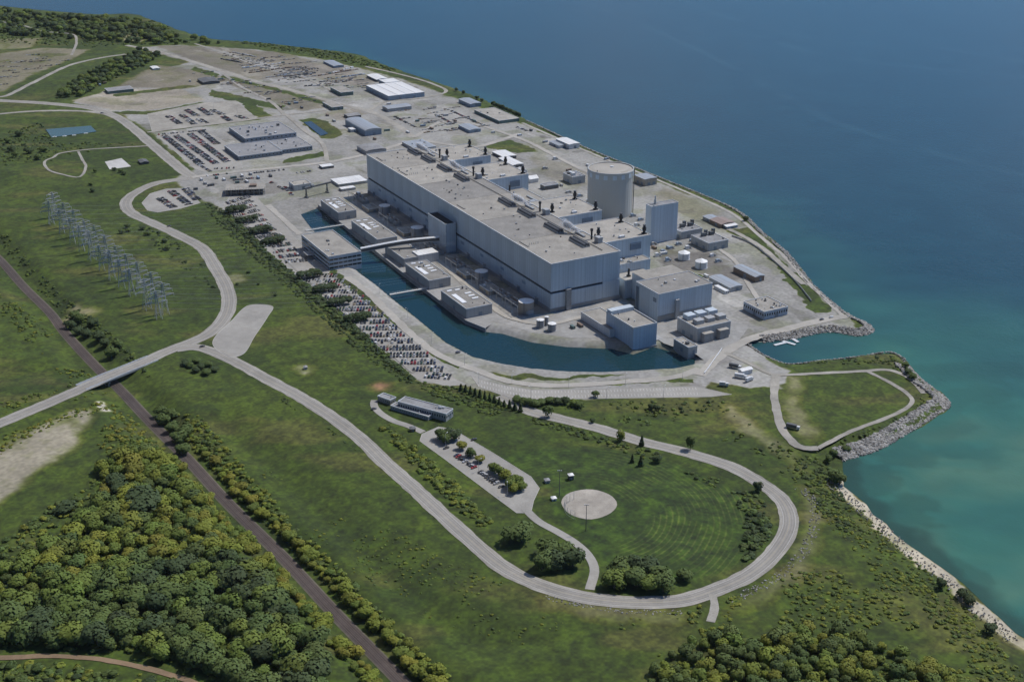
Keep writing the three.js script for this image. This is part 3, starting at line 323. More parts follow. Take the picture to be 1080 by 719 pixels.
// flat-roofed block: walls, parapet, roof, optional windows, doors and roof vents
function block(name, label, category, B, o = {}) {
  const [x, z, w, d, h, rot] = B, { wall = BM.blue, roof = BM.roof, vents = 3, base = -0.3, windows = 0, rows = 1, doors = 0, group, parapet = 0.9 } = o;
  const T = thing(name, label, category, [x, 0, z], rot, group);
  addMesh('wall', uvWall(bx(w, h - base, d, 0, base, 0)), wall, T);
  if (o.gable) {
    const s = new THREE.Shape(), e = 0.5, along = d >= w; const W = (along ? w : d) / 2 + e, r = o.gable;
    if (o.barrel) { s.moveTo(-W, 0); for (let i = 0; i <= 14; i++) { const a = Math.PI - Math.PI * i / 14; s.lineTo(Math.cos(a) * W, Math.sin(a) * r + 0.05); } s.lineTo(W, 0); } else { s.moveTo(-W, 0); s.lineTo(0, r); s.lineTo(W, 0); s.lineTo(W, -0.25); s.lineTo(-W, -0.25); }
    const L = (along ? d : w) + 2 * e, g = new THREE.ExtrudeGeometry(s, { depth: L, bevelEnabled: false, steps: 1 }); g.translate(0, h, -L / 2); if (!along) g.rotateY(Math.PI / 2);
    addMesh('roof', uvWall(g.index ? g.toNonIndexed() : g), roof, T);
  } else {
    addMesh('roof', uvXZ(bx(w - 0.6, 0.15, d - 0.6, 0, h + 0.01, 0)), roof, T);
    if (parapet) addMesh('parapet', [bx(w + 0.3, parapet, 0.5, 0, h - 0.15, d / 2 - 0.1), bx(w + 0.3, parapet, 0.5, 0, h - 0.15, -d / 2 + 0.1), bx(0.5, parapet, d - 0.7, w / 2 - 0.1, h - 0.15, 0), bx(0.5, parapet, d - 0.7, -w / 2 + 0.1, h - 0.15, 0)], o.trim ?? BM.trim, T);
    for (let i = 0; i < vents; i++) { const s = rr(0.8, 2.2) * (o.ventScale ?? 1); addMesh('roof_vent', rnd() < 0.6 ? bx(s, s * rr(0.5, 1), s * rr(0.7, 1.6), rr(-0.42, 0.42) * w, h + 0.16, rr(-0.42, 0.42) * d) : cyl(s * 0.4, s * 0.4, s, 10, rr(-0.42, 0.42) * w, h + 0.16, rr(-0.42, 0.42) * d), pick([BM.steel, BM.trim, BM.dark]), T); }
  }
  for (const side of ['x', 'z']) {
    const [len] = face(w, d, side), n = side === 'x' ? Math.max(1, Math.round(windows * d / (w + d) * 2)) : Math.max(1, Math.round(windows * w / (w + d) * 2));
    if (windows) for (let r = 0; r < rows; r++) for (let i = 0; i < n; i++) { const ow = Math.min(2.4, len / n * 0.62); const wd = opening(T, 'window', BM.trim, w, d, side, (i + 0.5) * len / n - len / 2, h * (r + 0.42) / rows, ow, h / rows * 0.36, 0.06); const g = side === 'x' ? bx(0.2, h / rows * 0.36 - 0.3, ow - 0.3) : bx(ow - 0.3, h / rows * 0.36 - 0.3, 0.2); const [, at] = face(w, d, side); g.translate(...at((i + 0.5) * len / n - len / 2, h * (r + 0.42) / rows + 0.15, 0)); addMesh('pane', g, BM.glass, wd); }
    for (let i = 0; i < doors; i++) opening(T, 'door', BM.door, w, d, side, ((i + 0.5) / doors - 0.5) * len * 0.8 + 1.1, 0, Math.min(4, len * 0.22), Math.min(4, h * 0.7), 0.1);
  }
  return T;
}
// ----- turbine hall -----
const HALL = [-36.0,-1324.4,76.0,441.2,47.4,0.4992], HW = HALL[2], HD = HALL[3], HH = HALL[4], ROT = HALL[5];
const plant = (x, z) => [HALL[0] + x * Math.cos(ROT) + z * Math.sin(ROT), HALL[1] - x * Math.sin(ROT) + z * Math.cos(ROT)];
const box0 = (x0, x1, z0, z1, h) => [...plant((x0 + x1) / 2, (z0 + z1) / 2), x1 - x0, z1 - z0, h, ROT];
{
  const T = thing('turbine_hall', 'very long blue grey turbine hall with flat beige roof beside the canal', 'building', [HALL[0], 0, HALL[1]], ROT);
  const by = 18.2, bt = 20.4;
  const nb = 17, bl = HD / nb, ne = 4, el = HW / ne;
  addMesh('core_wall', uvWall(bx(HW - 1.6, HH - 0.1, HD - 1.6, 0, -0.3, 0)), BM.band, T);
  const panel = (g) => uvWall(g), tones = [0, 1, 2, 3].map((i) => clad(0.57 + i * 0.008, 0.65 + i * 0.008, 0.705 + i * 0.006));
  for (let i = 0; i < nb; i++) { const zc = -HD / 2 + (i + 0.5) * bl; addMesh('cladding_panel', panel(bx(0.8, HH - bt, bl - 0.14, -HW / 2 + 0.4, bt, zc)), pick(tones), T); addMesh('lower_panel', panel(bx(1.2, by + 0.3, bl - 0.14, -HW / 2 + 0.2, -0.3, zc)), pick(tones), T); addMesh('rear_panel', panel(bx(0.8, HH, bl - 0.14, HW / 2 - 0.4, 0, zc)), pick(tones), T); }
  for (let i = 0; i < ne; i++) { const xc = -HW / 2 + (i + 0.5) * el; for (const s of [-1, 1]) { addMesh('end_cladding_panel', panel(bx(el - 0.14, HH - bt, 0.8, xc, bt, s * (HD / 2 - 0.4))), pick(tones), T); addMesh('end_lower_panel', panel(bx(el - 0.14, by + 0.3 - (i === 3 ? -2.2 : 0), 1.2, xc, -0.3, s * (HD / 2 - 0.2))), pick(tones), T); } }
  addMesh('plinth', [bx(HW + 1.4, 4, 0.5, 0, -0.3, HD / 2 + 0.55), bx(0.5, 4, HD, -HW / 2 - 0.55, -0.3, 0)], BM.conc, T);
  [BM.roof, BM.roof3, BM.roof2, BM.roof, BM.roof2, BM.roof].forEach((m, i) => addMesh('roof_section', uvXZ(bx(HW - 1.4, 0.3, HD / 6 - 0.5, 0, HH + 0.02, -HD / 2 + (i + 0.5) * HD / 6)), m, T));
  for (let i = 1; i < 6; i++) addMesh('roof_joint', bx(HW - 1.6, 0.55, 0.45, 0, HH, -HD / 2 + i * HD / 6), BM.roof3, T);
  addMesh('parapet', [bx(HW + 0.6, 1.2, 0.7, 0, HH - 0.2, HD / 2), bx(HW + 0.6, 1.2, 0.7, 0, HH - 0.2, -HD / 2), bx(0.7, 1.2, HD - 0.8, -HW / 2, HH - 0.2, 0), bx(0.7, 1.2, HD - 0.8, HW / 2, HH - 0.2, 0)], BM.trim, T);
  for (let i = 0; i < 12; i++) { const dr = addMesh('roller_door', bx(0.3, 6, 5, -HW / 2 - 0.85, 0, -HD / 2 + 20 + i * 36), BM.door, T); addMesh('door_hood', bx(1.4, 0.3, 6, -HW / 2 - 1.2, 6.3, -HD / 2 + 20 + i * 36), BM.steel, dr); }
  for (let i = 0; i < 9; i++) addMesh('wall_louvre', bx(0.25, 3, 7, -HW / 2 - 0.5, 12, -HD / 2 + 38 + i * 44), BM.steelBlue, T);
  // stair tower on the end wall, hoods
  addMesh('stair_tower', uvWall(bx(5, 21, 3, -HW / 2 + 18, 0, HD / 2 + 1.9)), BM.conc, T);
  // eight long roof ventilators in pairs of units
  const vz = [-0.452, -0.365, -0.265, -0.165, 0.078, 0.175, 0.30, 0.412];
  vz.forEach((f, i) => { const v = addMesh('roof_ventilator', [bx(8, 1.8, 27, 16, HH + 0.3, f * HD)], BM.steel, T); for (const k of [-1.8, 1.8]) { const g = new THREE.CylinderGeometry(1.6, 1.6, 27, 10); g.rotateX(Math.PI / 2); g.translate(16 + k, HH + 2.6, f * HD); addMesh('ventilator_hood', g, BM.dark, v); } });
  addMesh('roof_pipe', [bar([24, HH + 1, -HD / 2 + 8], [24, HH + 1, HD / 2 - 10], 0.35, 6)], BM.dark, T);
  for (let i = 0; i < 4; i++) { const zc = [-0.415, -0.215, 0.13, 0.36][i] * HD; addMesh('steam_stack', [cyl(1, 1, 11, 10, 33, HH, zc + 18), cyl(1.5, 1.5, 2, 10, 33, HH + 9, zc + 18)], BM.black, T); addMesh('rooftop_unit', bx(5, 6, 7, 34, HH, zc + 29), BM.grey, T); addMesh('rooftop_duct', [bx(2, 2, 16, 30, HH, zc + 2), bx(8, 1.5, 2, 33, HH, zc - 6)], BM.steel, T); }
  for (let i = 0; i < 46; i++) { const s = rr(0.7, 1.6); addMesh('roof_vent', bx(s, s, s, rr(-HW / 2 + 4, 13), HH + 0.3, rr(-0.48, 0.48) * HD), pick([BM.dark, BM.steel, BM.conc]), T); }
  for (const f of [-0.44, -0.28, 0.05, 0.36]) addMesh('gravel_guard', [bx(2, 0.7, 17, -HW / 2 + 6, HH + 0.3, f * HD)], BM.roof2, T);
  for (const f of [-0.26, 0.37]) for (let k = 0; k < 5; k++) addMesh('pipe_hoop', bx(0.35, 2.4, 0.35, -HW / 2 + 9 + k * 2.4, HH + 0.3, f * HD), BM.steel, T);
}
// steam drifting off the vents: thin white wisps
{
  const sm = new THREE.MeshStandardMaterial({ color: 0xffffff, roughness: 1, transparent: true, opacity: 0.06, depthWrite: false });
  const spots = [[-0.44, 'steam wisp over the far end of the turbine hall roof'], [-0.235, 'steam wisp beside the second roof stack of the turbine hall'], [0.11, 'steam wisp in the middle of the turbine hall roof'], [0.345, 'steam wisp near the closest corner of the turbine hall roof']];
  for (const [f, label] of spots) { const gs = []; for (let i = 0; i < 110; i++) { const t = i / 110, g = new THREE.IcosahedronGeometry(rr(0.6, 2.8) * (0.6 + t), 2); g.translate(31 - t * 11 + rr(-2, 2), HH + 2 + t * 8 + rr(-1.5, 1.5), f * HD - t * 12 + rr(-3, 3) + 6); gs.push(g); } const p = addMesh('steam_cloud', gs, sm); p.position.set(HALL[0], 0, HALL[1]); p.rotation.y = ROT; p.castShadow = false; tag(p, label, 'steam', 'steam wisps'); }
}
{ // projecting bay on the hall front
  const T = block('louvred_bay', 'projecting louvred bay on the canal front of the turbine hall', 'building', box0(-HW / 2 - 13.2, -HW / 2 - 1.5, -20, 24, 31), { wall: BM.blue, roof: BM.black, vents: 0, parapet: 1.4, trim: BM.blueLow });
  for (let i = 0; i < 14; i++) addMesh('louvre', bx(10.4, 0.5, 0.5, 0, 31.3, -20 + i * 3.05), BM.dark, T);
}
// four reactor buildings and the lower roofs between them
const unit = (zf, label, len) => {
  const T = block('reactor_building', label, 'building', box0(HW / 2 + 0.4, 94, zf - len, zf, 46), { vents: 8, roof: BM.roof3, group: 'reactor buildings' });
  const w = 94 - HW / 2 - 0.4, d = len;
  const lv = addMesh('louvre_panel', bx(13, 7, 0.6, 10, 34, d / 2 + 0.2), BM.door, T); for (let i = 0; i < 5; i++) addMesh('louvre_blade', bx(12.6, 0.25, 0.5, 10, 34.8 + i * 1.3, d / 2 + 0.55), BM.steelBlue, lv);
  for (const [x, z] of [[w / 2 - 4, d / 2 - 6], [w / 2 - 4, -d / 2 + 14], [-w / 2 + 7, d / 2 - 20]]) { const s = addMesh('exhaust_stack', [cyl(1.3, 1.3, 9, 12, x, 46, z), cyl(2, 2, 3, 12, x, 50, z), bx(4, 1.4, 4, x, 46, z)], BM.black, T); addMesh('stack_cap', cyl(1.7, 1.4, 0.8, 12, x, 55, z), BM.dark, s); }
  addMesh('roof_curb', bx(6, 2, 3, -2, 46.2, d / 2 - 7), BM.trim, T);
};
unit(189.7, 'reactor building nearest the blue stair tower, closest of the four', 62);
unit(99.3, 'second closest reactor building, just left of the round concrete building', 62);
unit(-57.8, 'third reactor building back along the turbine hall', 62);
unit(-150.8, 'farthest reactor building, by the lawn behind the turbine hall', 62);
const low = (z0, z1, h, label, x1 = 90) => block('auxiliary_bay', label, 'building', box0(HW / 2 + 0.45, x1, z0, z1, h), { vents: 14, roof: BM.roof, wall: BM.blueLow, group: 'auxiliary bays' });
low(-148.5, -120.3, 30, 'low auxiliary bay between the two farthest reactor buildings');
low(-57.2, 36.8, 31, 'wide low auxiliary bay in the middle of the reactor row', 86);
low(99.9, 127.2, 30, 'low auxiliary bay between the two nearest reactor buildings');
low(190.3, 205, 27, 'low auxiliary bay at the near end of the reactor row', 84);
low(-226, -213.3, 26, 'low auxiliary bay at the far end of the reactor row', 84);
{ // clutter on the reactor side low roofs
  const T = thing('rooftop_plant', 'grey rooftop plant and pipe racks on the middle auxiliary bay', 'plant', [...plant(62, -10)].flatMap((v, i) => i ? [31.2, v] : [v]), ROT);
  addMesh('cooling_unit', bx(9, 4, 6, -8, 0, -12), BM.grey, T); addMesh('cooling_unit', bx(6, 3, 9, 5, 0, 10), BM.steel, T); addMesh('duct', [bx(2, 1.6, 34, 12, 0, 2), bx(18, 1.4, 2, 2, 0, 20)], BM.steel, T); addMesh('vent_stack', cyl(1, 1, 10, 10, -12, 0, 22), BM.black, T); addMesh('vent_stack', cyl(1, 1, 10, 10, 0, 0, -34), BM.black, T);
}
// vacuum building
const vacM = clad(0.5, 0.5, 0.47);
{
  const [vx, vz] = plant(177.2, -13.8), R = 25.8, h = 52.5, T = thing('vacuum_building', 'huge round concrete building with ribbed wall and pale flat top', 'building', [vx, 0, vz], ROT);
  addMesh('wall', new THREE.LatheGeometry([[R, -0.3], [R, h - 7], [R + 0.5, h - 7], [R + 0.5, h - 1], [R + 0.9, h - 0.8], [R + 0.9, h + 1], [R - 0.4, h + 1], [R - 0.4, h]].map((p) => new THREE.Vector2(...p)), 72), vacM, T);
  addMesh('roof', cyl(R - 0.4, R - 6, 1.2, 64, 0, h - 0.2, 0), BM.roof3, T);
  for (let i = 0; i < 36; i++) { const a = i / 36 * Math.PI * 2, g = bx(0.55, h - 7.2, 0.9); g.translate(R - 0.18, 0, 0); g.rotateY(a); addMesh('wall_rib', g, vacM, T); }
  for (let i = 0; i < 16; i++) { const a = i / 16 * Math.PI * 2, g = bx(0.5, 5, 4.5); g.translate(R + 0.55, h - 6.6, 0); g.rotateY(a); addMesh('band_panel', g, BM.blueLow, T); }
  addMesh('ladder', bar([Math.cos(0.7) * (R + 1.4), 0, Math.sin(0.7) * (R + 1.4)], [Math.cos(0.7) * (R + 1.4), h + 2, Math.sin(0.7) * (R + 1.4)], 0.5, 6), BM.dark, T);
  addMesh('hatch', cyl(2, 2, 1, 16, 3, h + 1, -2), BM.trim, T); addMesh('vent', cyl(0.4, 0.4, 2.5, 8, -22, h, 6), BM.dark, T);
}
{ // blue stair and service tower
  const T = block('service_tower', 'tall windowless blue tower beside the nearest reactor building', 'building', [161.6,-1321.4,34.7,10.6,41.7,0.4992], { wall: clad(0.62, 0.69, 0.75), roof: BM.roofGrey, vents: 2 });
  addMesh('rooftop_mast', [cyl(1.3, 1.3, 6, 10, -8, 41, -2), cyl(0.7, 0.7, 10, 8, -8, 41, -2)], BM.steel, T);
}
{ // services block at the near end
  const Bk = [151.8,-1119.9,60.6,37.3,26.9,0.4992], [ , , w, d, h] = Bk;
  const T = block('services_building', 'blue grey services block at the near end, right of the turbine hall', 'building', Bk, { roof: BM.roof2, vents: 6 });
  addMesh('rear_wing', uvWall(bx(w - 14, h - 1.2, 26, 6, -0.3, -d / 2 - 13.1)), BM.blueLow, T); addMesh('rear_wing_roof', uvXZ(bx(w - 14.6, 0.2, 25.4, 6, h - 1.4, -d / 2 - 13.1)), BM.roof, T);
  addMesh('low_annex', uvWall(bx(34, h - 8, 22, -8, -0.3, -d / 2 - 37.2)), BM.blueLow, T); addMesh('low_annex_roof', uvXZ(bx(33.4, 0.2, 21.4, -8, h - 8.2, -d / 2 - 37.2)), BM.roof3, T);
  addMesh('plinth', [bx(w + 0.8, 6, 0.4, 0, -0.3, d / 2 + 0.3)], BM.conc, T); addMesh('stair_tower', uvWall(bx(4, 19, 2.4, -10, 0, d / 2 + 1.5)), BM.grey, T);
  for (let i = 0; i < 3; i++) addMesh('downpipe', cyl(0.5, 0.5, h - 3, 8, -w / 2 - 0.6, 0, -d / 2 + 2 + i * 1.6), BM.door, T);
  addMesh('exhaust_stack', [cyl(1.1, 1.1, 8, 10, -16, h - 8, -d / 2 - 34), bx(3, 1.6, 3, -16, h - 8, -d / 2 - 34)], BM.black, T); addMesh('louvre_panel', bx(0.5, 4, 5, -w / 2, h - 9, d / 2 - 6), BM.door, T);
}
{ // blue pump house at the end of the canal
  const Bk = [106.5,-1054.5,25.1,43.8,18.0,0.4992], [ , , w, d, h] = Bk;
  const T = block('canal_pump_house', 'bright blue pump house standing in the water at the canal bend', 'building', Bk, { base: -7, wall: clad(0.52, 0.62, 0.72), roof: BM.roof, vents: 3, parapet: 1.6, trim: BM.trim });
  addMesh('raised_bay', uvWall(bx(w - 1, 3.5, 7, 0, h + 0.2, -d / 2 + 4)), BM.blueLow, T); addMesh('waterline_plinth', [bx(w + 0.8, 5, 0.6, 0, -7, d / 2 + 0.4), bx(0.6, 5, d, -w / 2 - 0.4, -7, 0)], BM.conc, T); addMesh('loading_deck', bx(10, 2, 12, w / 2 + 5.3, -1.8, d / 2 - 10), BM.conc, T);
  block('pump_house_wing', 'low pale wing reaching back from the blue pump house', 'building', [84.9,-1079.0,21.4,49.6,7.0,0.4992], { wall: BM.white, roof: BM.roof, vents: 2 });
}
{ // intake block with rooftop boxes
  const Bk = [172.9,-1064.5,36.6,30.5,12.5,0.4992], [ , , w, d, h] = Bk;
  const T = block('intake_block', 'stepped grey intake block crowned with square rooftop boxes', 'building', Bk, { wall: BM.grey, roof: BM.roof, vents: 0, doors: 2 });
  for (let i = 0; i < 3; i++) { addMesh('rooftop_box', uvWall(bx(9, 4.4, 8, -w / 2 + 8 + i * 12, h + 0.2, -d / 2 + 7)), BM.blueLow, T); addMesh('rooftop_box', uvWall(bx(8, 3.6, 7, -w / 2 + 9 + i * 12, h + 0.2, d / 2 - 11)), BM.grey, T); }
  for (const k of [-9, 8]) { const f = addMesh('front_box', uvWall(bx(10, 8, 5, k, 0, d / 2 + 2.6)), BM.conc, T); addMesh('box_lid', bx(10.4, 0.5, 5.4, k, 8, d / 2 + 2.6), BM.roof3, f); }
  block('screen_house', 'small grey screen house at the canal water edge with a white top unit', 'building', [151.6,-1025.0,9.5,22.0,7.0,0.4992], { base: -6, wall: BM.grey, vents: 2, ventScale: 1.6, doors: 1 });
}
for (const [B, label, n] of [[[191.4,-1340.9,28.1,22.5,8.1,0.4992], 'dark grey generator house behind the twin white tanks, nearer the blue tower', 1], [[212.5,-1305.2,26.0,31.1,8.5,0.4992], 'grey generator house right of the twin white tanks, nearer the lakeside lawn', 2]]) {
  const [ , , w, d, h] = B, T = block('generator_house', label, 'building', B, { wall: BM.grey, roof: BM.roofGrey, vents: 2, doors: 2, group: 'generator houses' });
  for (const k of [-0.1, 0.28]) addMesh('intake_hood', [bx(5, 4, 4, k * w, h, -d / 2 + 8), bx(3, 6, 3, k * w + 4, h, -d / 2 + 6)], BM.dark, T);
}
// round tanks
function tank(label, at, r, h, m, top, group, cone = 0.4) {
  const T = thing('storage_tank', label, 'tank', [at[0][0], 0, at[0][1]], ROT, group);
  addMesh('shell', cyl(r, r, h, 36), m, T); addMesh('tank_roof', new THREE.ConeGeometry(r + 0.15, Math.max(0.5, cone), 36).translate(0, h + Math.max(0.5, cone) / 2, 0), top, T); addMesh('rim', new THREE.TorusGeometry(r, 0.14, 6, 36).rotateX(Math.PI / 2).translate(0, h, 0), BM.trim, T);
  addMesh('ladder', bar([-r * 0.75, 0, r * 0.75], [-r * 0.75, h + 0.8, r * 0.75], 0.2, 5), BM.dark, T); addMesh('base_ring', cyl(r + 0.6, r + 0.6, 0.35, 36, 0, 0, 0), BM.conc, T); return T;
}
const shellGrey = clad(0.36, 0.36, 0.36), shellWhite = clad(0.74, 0.75, 0.75), topWhite = mat(0.8, 0.8, 0.78, 0.6);
tank('white conical roofed tank left of its twin, near the services block', [[179.6,-1261.4]], 6.1, 7, shellWhite, topWhite, 'white conical tanks', 3.2);
tank('white conical roofed tank right of its twin, nearer the workshop', [[194.1,-1235.4]], 6.3, 7, shellWhite, topWhite, 'white conical tanks', 3.2);
tank('grey water tank with white lid, farthest along the canal apron', [[-146.7,-1412.3]], 6.6, 11.5, shellGrey, topWhite, 'lidded tanks on the canal apron');
tank('grey water tank with white lid next to the covered bridge', [[-103.7,-1332.3]], 7, 11.5, shellGrey, topWhite, 'lidded tanks on the canal apron');
tank('grey water tank with white lid, third along the canal apron', [[-30.5,-1195.4]], 6.6, 11, shellGrey, topWhite, 'lidded tanks on the canal apron');
tank('grey water tank with white lid by the near hall corner', [[13.3,-1112.3]], 7.3, 11.8, clad(0.36, 0.32, 0.27), topWhite, 'lidded tanks on the canal apron');
tank('small white topped tank above the canal bend, left of the pair', [[25.9,-1076.6]], 3.6, 7.5, shellGrey, topWhite, 'small pair of tanks');
tank('small white topped tank above the canal bend, right of the pair', [[36.3,-1068.8]], 3.9, 7, shellGrey, topWhite, 'small pair of tanks');
tank('slim white topped cylinder behind the small pair of tanks', [[31.6,-1081.1]], 1.9, 8.5, shellGrey, topWhite);
// pump houses along the canal wall
const skyl = mat(0.85, 0.87, 0.88, 0.35);
for (const [B, label] of [[[-201.0,-1420.5,22.0,55.7,9.0,0.4992], 'canal pump house with white skylights, farthest up the canal'], [[-151.3,-1334.2,22.9,74.1,9.0,0.4992], 'long canal pump house with white skylights beside the covered bridge'], [[-84.4,-1202.3,23.2,56.9,9.0,0.4992], 'canal pump house with white skylights by the lower footbridge'], [[-43.3,-1127.7,27.1,53.9,9.0,0.4992], 'canal pump house with white skylights, nearest to the canal bend']]) {
  const [ , , w, d, h] = B, T = block('pump_house', label, 'building', B, { base: -0.2, wall: BM.grey, roof: BM.roof2, vents: 4, doors: 1, group: 'pump houses on the canal wall' }), D = Math.min(d, 46), z0 = -d / 2;
  for (let i = 0; i < 3; i++) addMesh('skylight', bx(6.5, 0.5, 2.6, w / 2 - 7, h + 0.17, z0 + D * 0.38 + i * 7.5), skyl, T);
  addMesh('skylight', bx(4.6, 0.5, Math.min(24, D * 0.55), -w / 2 + 6, h + 0.17, z0 + D * 0.58), skyl, T); for (const k of [0, 5]) addMesh('skylight', bx(5, 0.5, 2.6, -w / 2 + 7 + k * 1.6, h + 0.17, z0 + 4 + k * 0.2), skyl, T);
}
block('bridge_foot_building', 'low flat roofed building under the landward end of the covered bridge', 'building', [-111.7,-1263.8,23.4,47.1,8.0,0.4992], { wall: BM.grey, roof: BM.roof2, vents: 3 });
block('valve_house_canopy', 'small white canopy roof between covered bridge and third pump house', 'canopy', [-90.2,-1257.5,23.3,15.9,9.5,0.4992], { wall: BM.white, roof: BM.roofWhite, vents: 0, parapet: 0 });
// canal wall under the pump houses
{
  const L = [[-228.7,-1452.4],[-215.2,-1426.7],[-116.6,-1232.2],[-42.1,-1093.0],[-24.2,-1074.9]], g = [];
  for (let i = 0; i + 1 < L.length; i++) { const a = L[i], b = L[i + 1], l = Math.hypot(b[0] - a[0], b[1] - a[1]), q = bx(l + 0.6, 8.2, 1.6); q.rotateY(-Math.atan2(b[1] - a[1], b[0] - a[0])); q.translate((a[0] + b[0]) / 2, -8, (a[1] + b[1]) / 2); g.push(q); }
  tag(addMesh('canal_wall', g.map(uvWall), BM.conc), 'concrete retaining wall below the pump houses along the canal', 'wall');
  const D = [...L.map((p) => p), ...[[-17.4,-1085.6],[-36.0,-1130.3],[-98.4,-1252.6],[-121.5,-1294.5],[-172.7,-1392.8],[-212.8,-1469.8]]];
  const dk = uvXZ(new THREE.ShapeGeometry(shapeOf(D)).rotateX(-Math.PI / 2)); dk.translate(0, 0.11, 0); struct(addMesh('canal_deck', dk, SM.concrete)).userData.label = 'concrete deck carrying the pump houses';
}
{ // office block on the landward side
  const Bk = [-190.0,-1270.7,35.3,80.5,13.9,0.4992], [ , , w, d, h] = Bk;
  const T = block('office_block', 'three storey office block with banded windows beside the canal and covered bridge', 'building', Bk, { wall: BM.blueLow, roof: BM.roof, vents: 4, base: -5, parapet: 1.1 });
  for (let r = 0; r < 3; r++) for (const side of ['x', 'z']) { const [len] = face(w, d, side), n = Math.round(len / 5); for (let i = 0; i < n; i++) opening(T, 'window', BM.glass, w, d, side, (i + 0.5) * len / n - len / 2, 1.3 + r * 4.2, len / n - 0.5, 1.9, 0.1); opening(T, 'floor_band', BM.trim, w, d, side, 0, 3.5 + r * 4.2, len + 0.5, 0.5, 0.3); }
  addMesh('rooftop_unit', bx(2.5, 1.5, 4, 0, h, -8), BM.dark, T); addMesh('entrance_canopy', [bx(8, 0.6, 14, -w / 2 - 4.2, 4, -8), bx(0.4, 4, 0.4, -w / 2 - 7.6, 0, -14), bx(0.4, 4, 0.4, -w / 2 - 7.6, 0, -2)], BM.conc, T);
}
{ // covered bridge from the office to the hall
  const A = [[-157.9,-1261.2]], Cc = [[-115.2,-1272.7]], E = [[-76.8,-1280.4]]; const pts = [[A[0][0], 8.5, A[0][1]], [Cc[0][0], 13, Cc[0][1]], [E[0][0], 14.5, E[0][1]]].map((p) => new THREE.Vector3(...p)), cv = new THREE.CatmullRomCurve3(pts);
  const T = thing('covered_bridge', 'long arched covered footbridge crossing the canal to the turbine hall', 'bridge', [A[0][0], 0, A[0][1]]);
  const sweep = (w, h, y) => { const n = 24, pos = [], idx = []; for (let i = 0; i <= n; i++) { const p = cv.getPoint(i / n), t = cv.getTangent(i / n), l = Math.hypot(t.x, t.z), nx = -t.z / l, nz = t.x / l; for (const [a, b] of [[-1, 0], [1, 0], [1, 1], [-1, 1]]) pos.push(p.x + nx * w / 2 * a - A[0][0], p.y + y + b * h, p.z + nz * w / 2 * a - A[0][1]); if (i) for (let k = 0; k < 4; k++) { const a = (i - 1) * 4 + k, b = (i - 1) * 4 + (k + 1) % 4; idx.push(a, b, a + 4, b, b + 4, a + 4); } } idx.push(0, 1, 2, 0, 2, 3, n * 4, n * 4 + 2, n * 4 + 1, n * 4, n * 4 + 3, n * 4 + 2); const g = new THREE.BufferGeometry(); g.setAttribute('position', new THREE.Float32BufferAttribute(pos, 3)); g.setIndex(idx); const f = g.toNonIndexed(); f.computeVertexNormals(); return uvXZ(f); };
  addMesh('enclosure', sweep(4.2, 3.2, 0), BM.dark, T); addMesh('roof', sweep(5, 0.4, 3.25), BM.trim, T); addMesh('floor_beam', sweep(4.6, 0.7, -0.75), BM.steel, T);
  for (const f of [0.3, 0.66, 0.9]) { const p = cv.getPoint(f); addMesh('pier', bx(1.4, p.y + 4, 2.4, p.x - A[0][0], -5, p.z - A[0][1]), BM.conc, T); }
}
for (const [a, label] of [[[[-229.5,-1353.6],[-190.0,-1374.9]], 'narrow pale footbridge over the canal behind the office block'], [[[-118.6,-1157.6],[-83.4,-1175.1]], 'narrow pale footbridge over the canal by the third pump house']]) {
  const T = thing('footbridge', label, 'bridge', [a[0][0], 0, a[0][1]], -Math.atan2(a[1][1] - a[0][1], a[1][0] - a[0][0]), 'canal footbridges'), l = Math.hypot(a[1][0] - a[0][0], a[1][1] - a[0][1]);
  addMesh('deck', bx(l, 0.5, 2.4, l / 2, 0.2, 0), SM.line, T); for (const s of [-1.1, 1.1]) { addMesh('railing', [bx(l, 0.12, 0.1, l / 2, 1.7, s), ...Array.from({ length: 9 }, (_, i) => bx(0.1, 1, 0.1, l * (i + 0.5) / 9, 0.7, s))], BM.trim, T); addMesh('girder', bx(l, 0.8, 0.3, l / 2, -0.6, s), BM.steel, T); }
}
{ // gantry crane over the head of the canal
  const a = [[-247.0,-1479.5],[-224.9,-1501.1]], T = thing('gantry_crane', 'dark gantry crane on two legs beside the head of the canal', 'crane', [a[0][0], 0, a[0][1]], -Math.atan2(a[1][1] - a[0][1], a[1][0] - a[0][0])), l = Math.hypot(a[1][0] - a[0][0], a[1][1] - a[0][1]);
  for (const x of [0, l]) { addMesh('leg', [bx(1.2, 11, 1.2, x, 0, 0), bx(2, 1, 6, x, 0, 0), bar([x, 1, -2.8], [x, 9, 0], 0.3), bar([x, 1, 2.8], [x, 9, 0], 0.3)], BM.dark, T); } addMesh('girder', bx(l + 8, 1.8, 1.8, l / 2 + 2, 11, 0), BM.dark, T); addMesh('trolley', bx(3, 2, 3, l * 0.3, 12.8, 0), BM.steel, T);
}
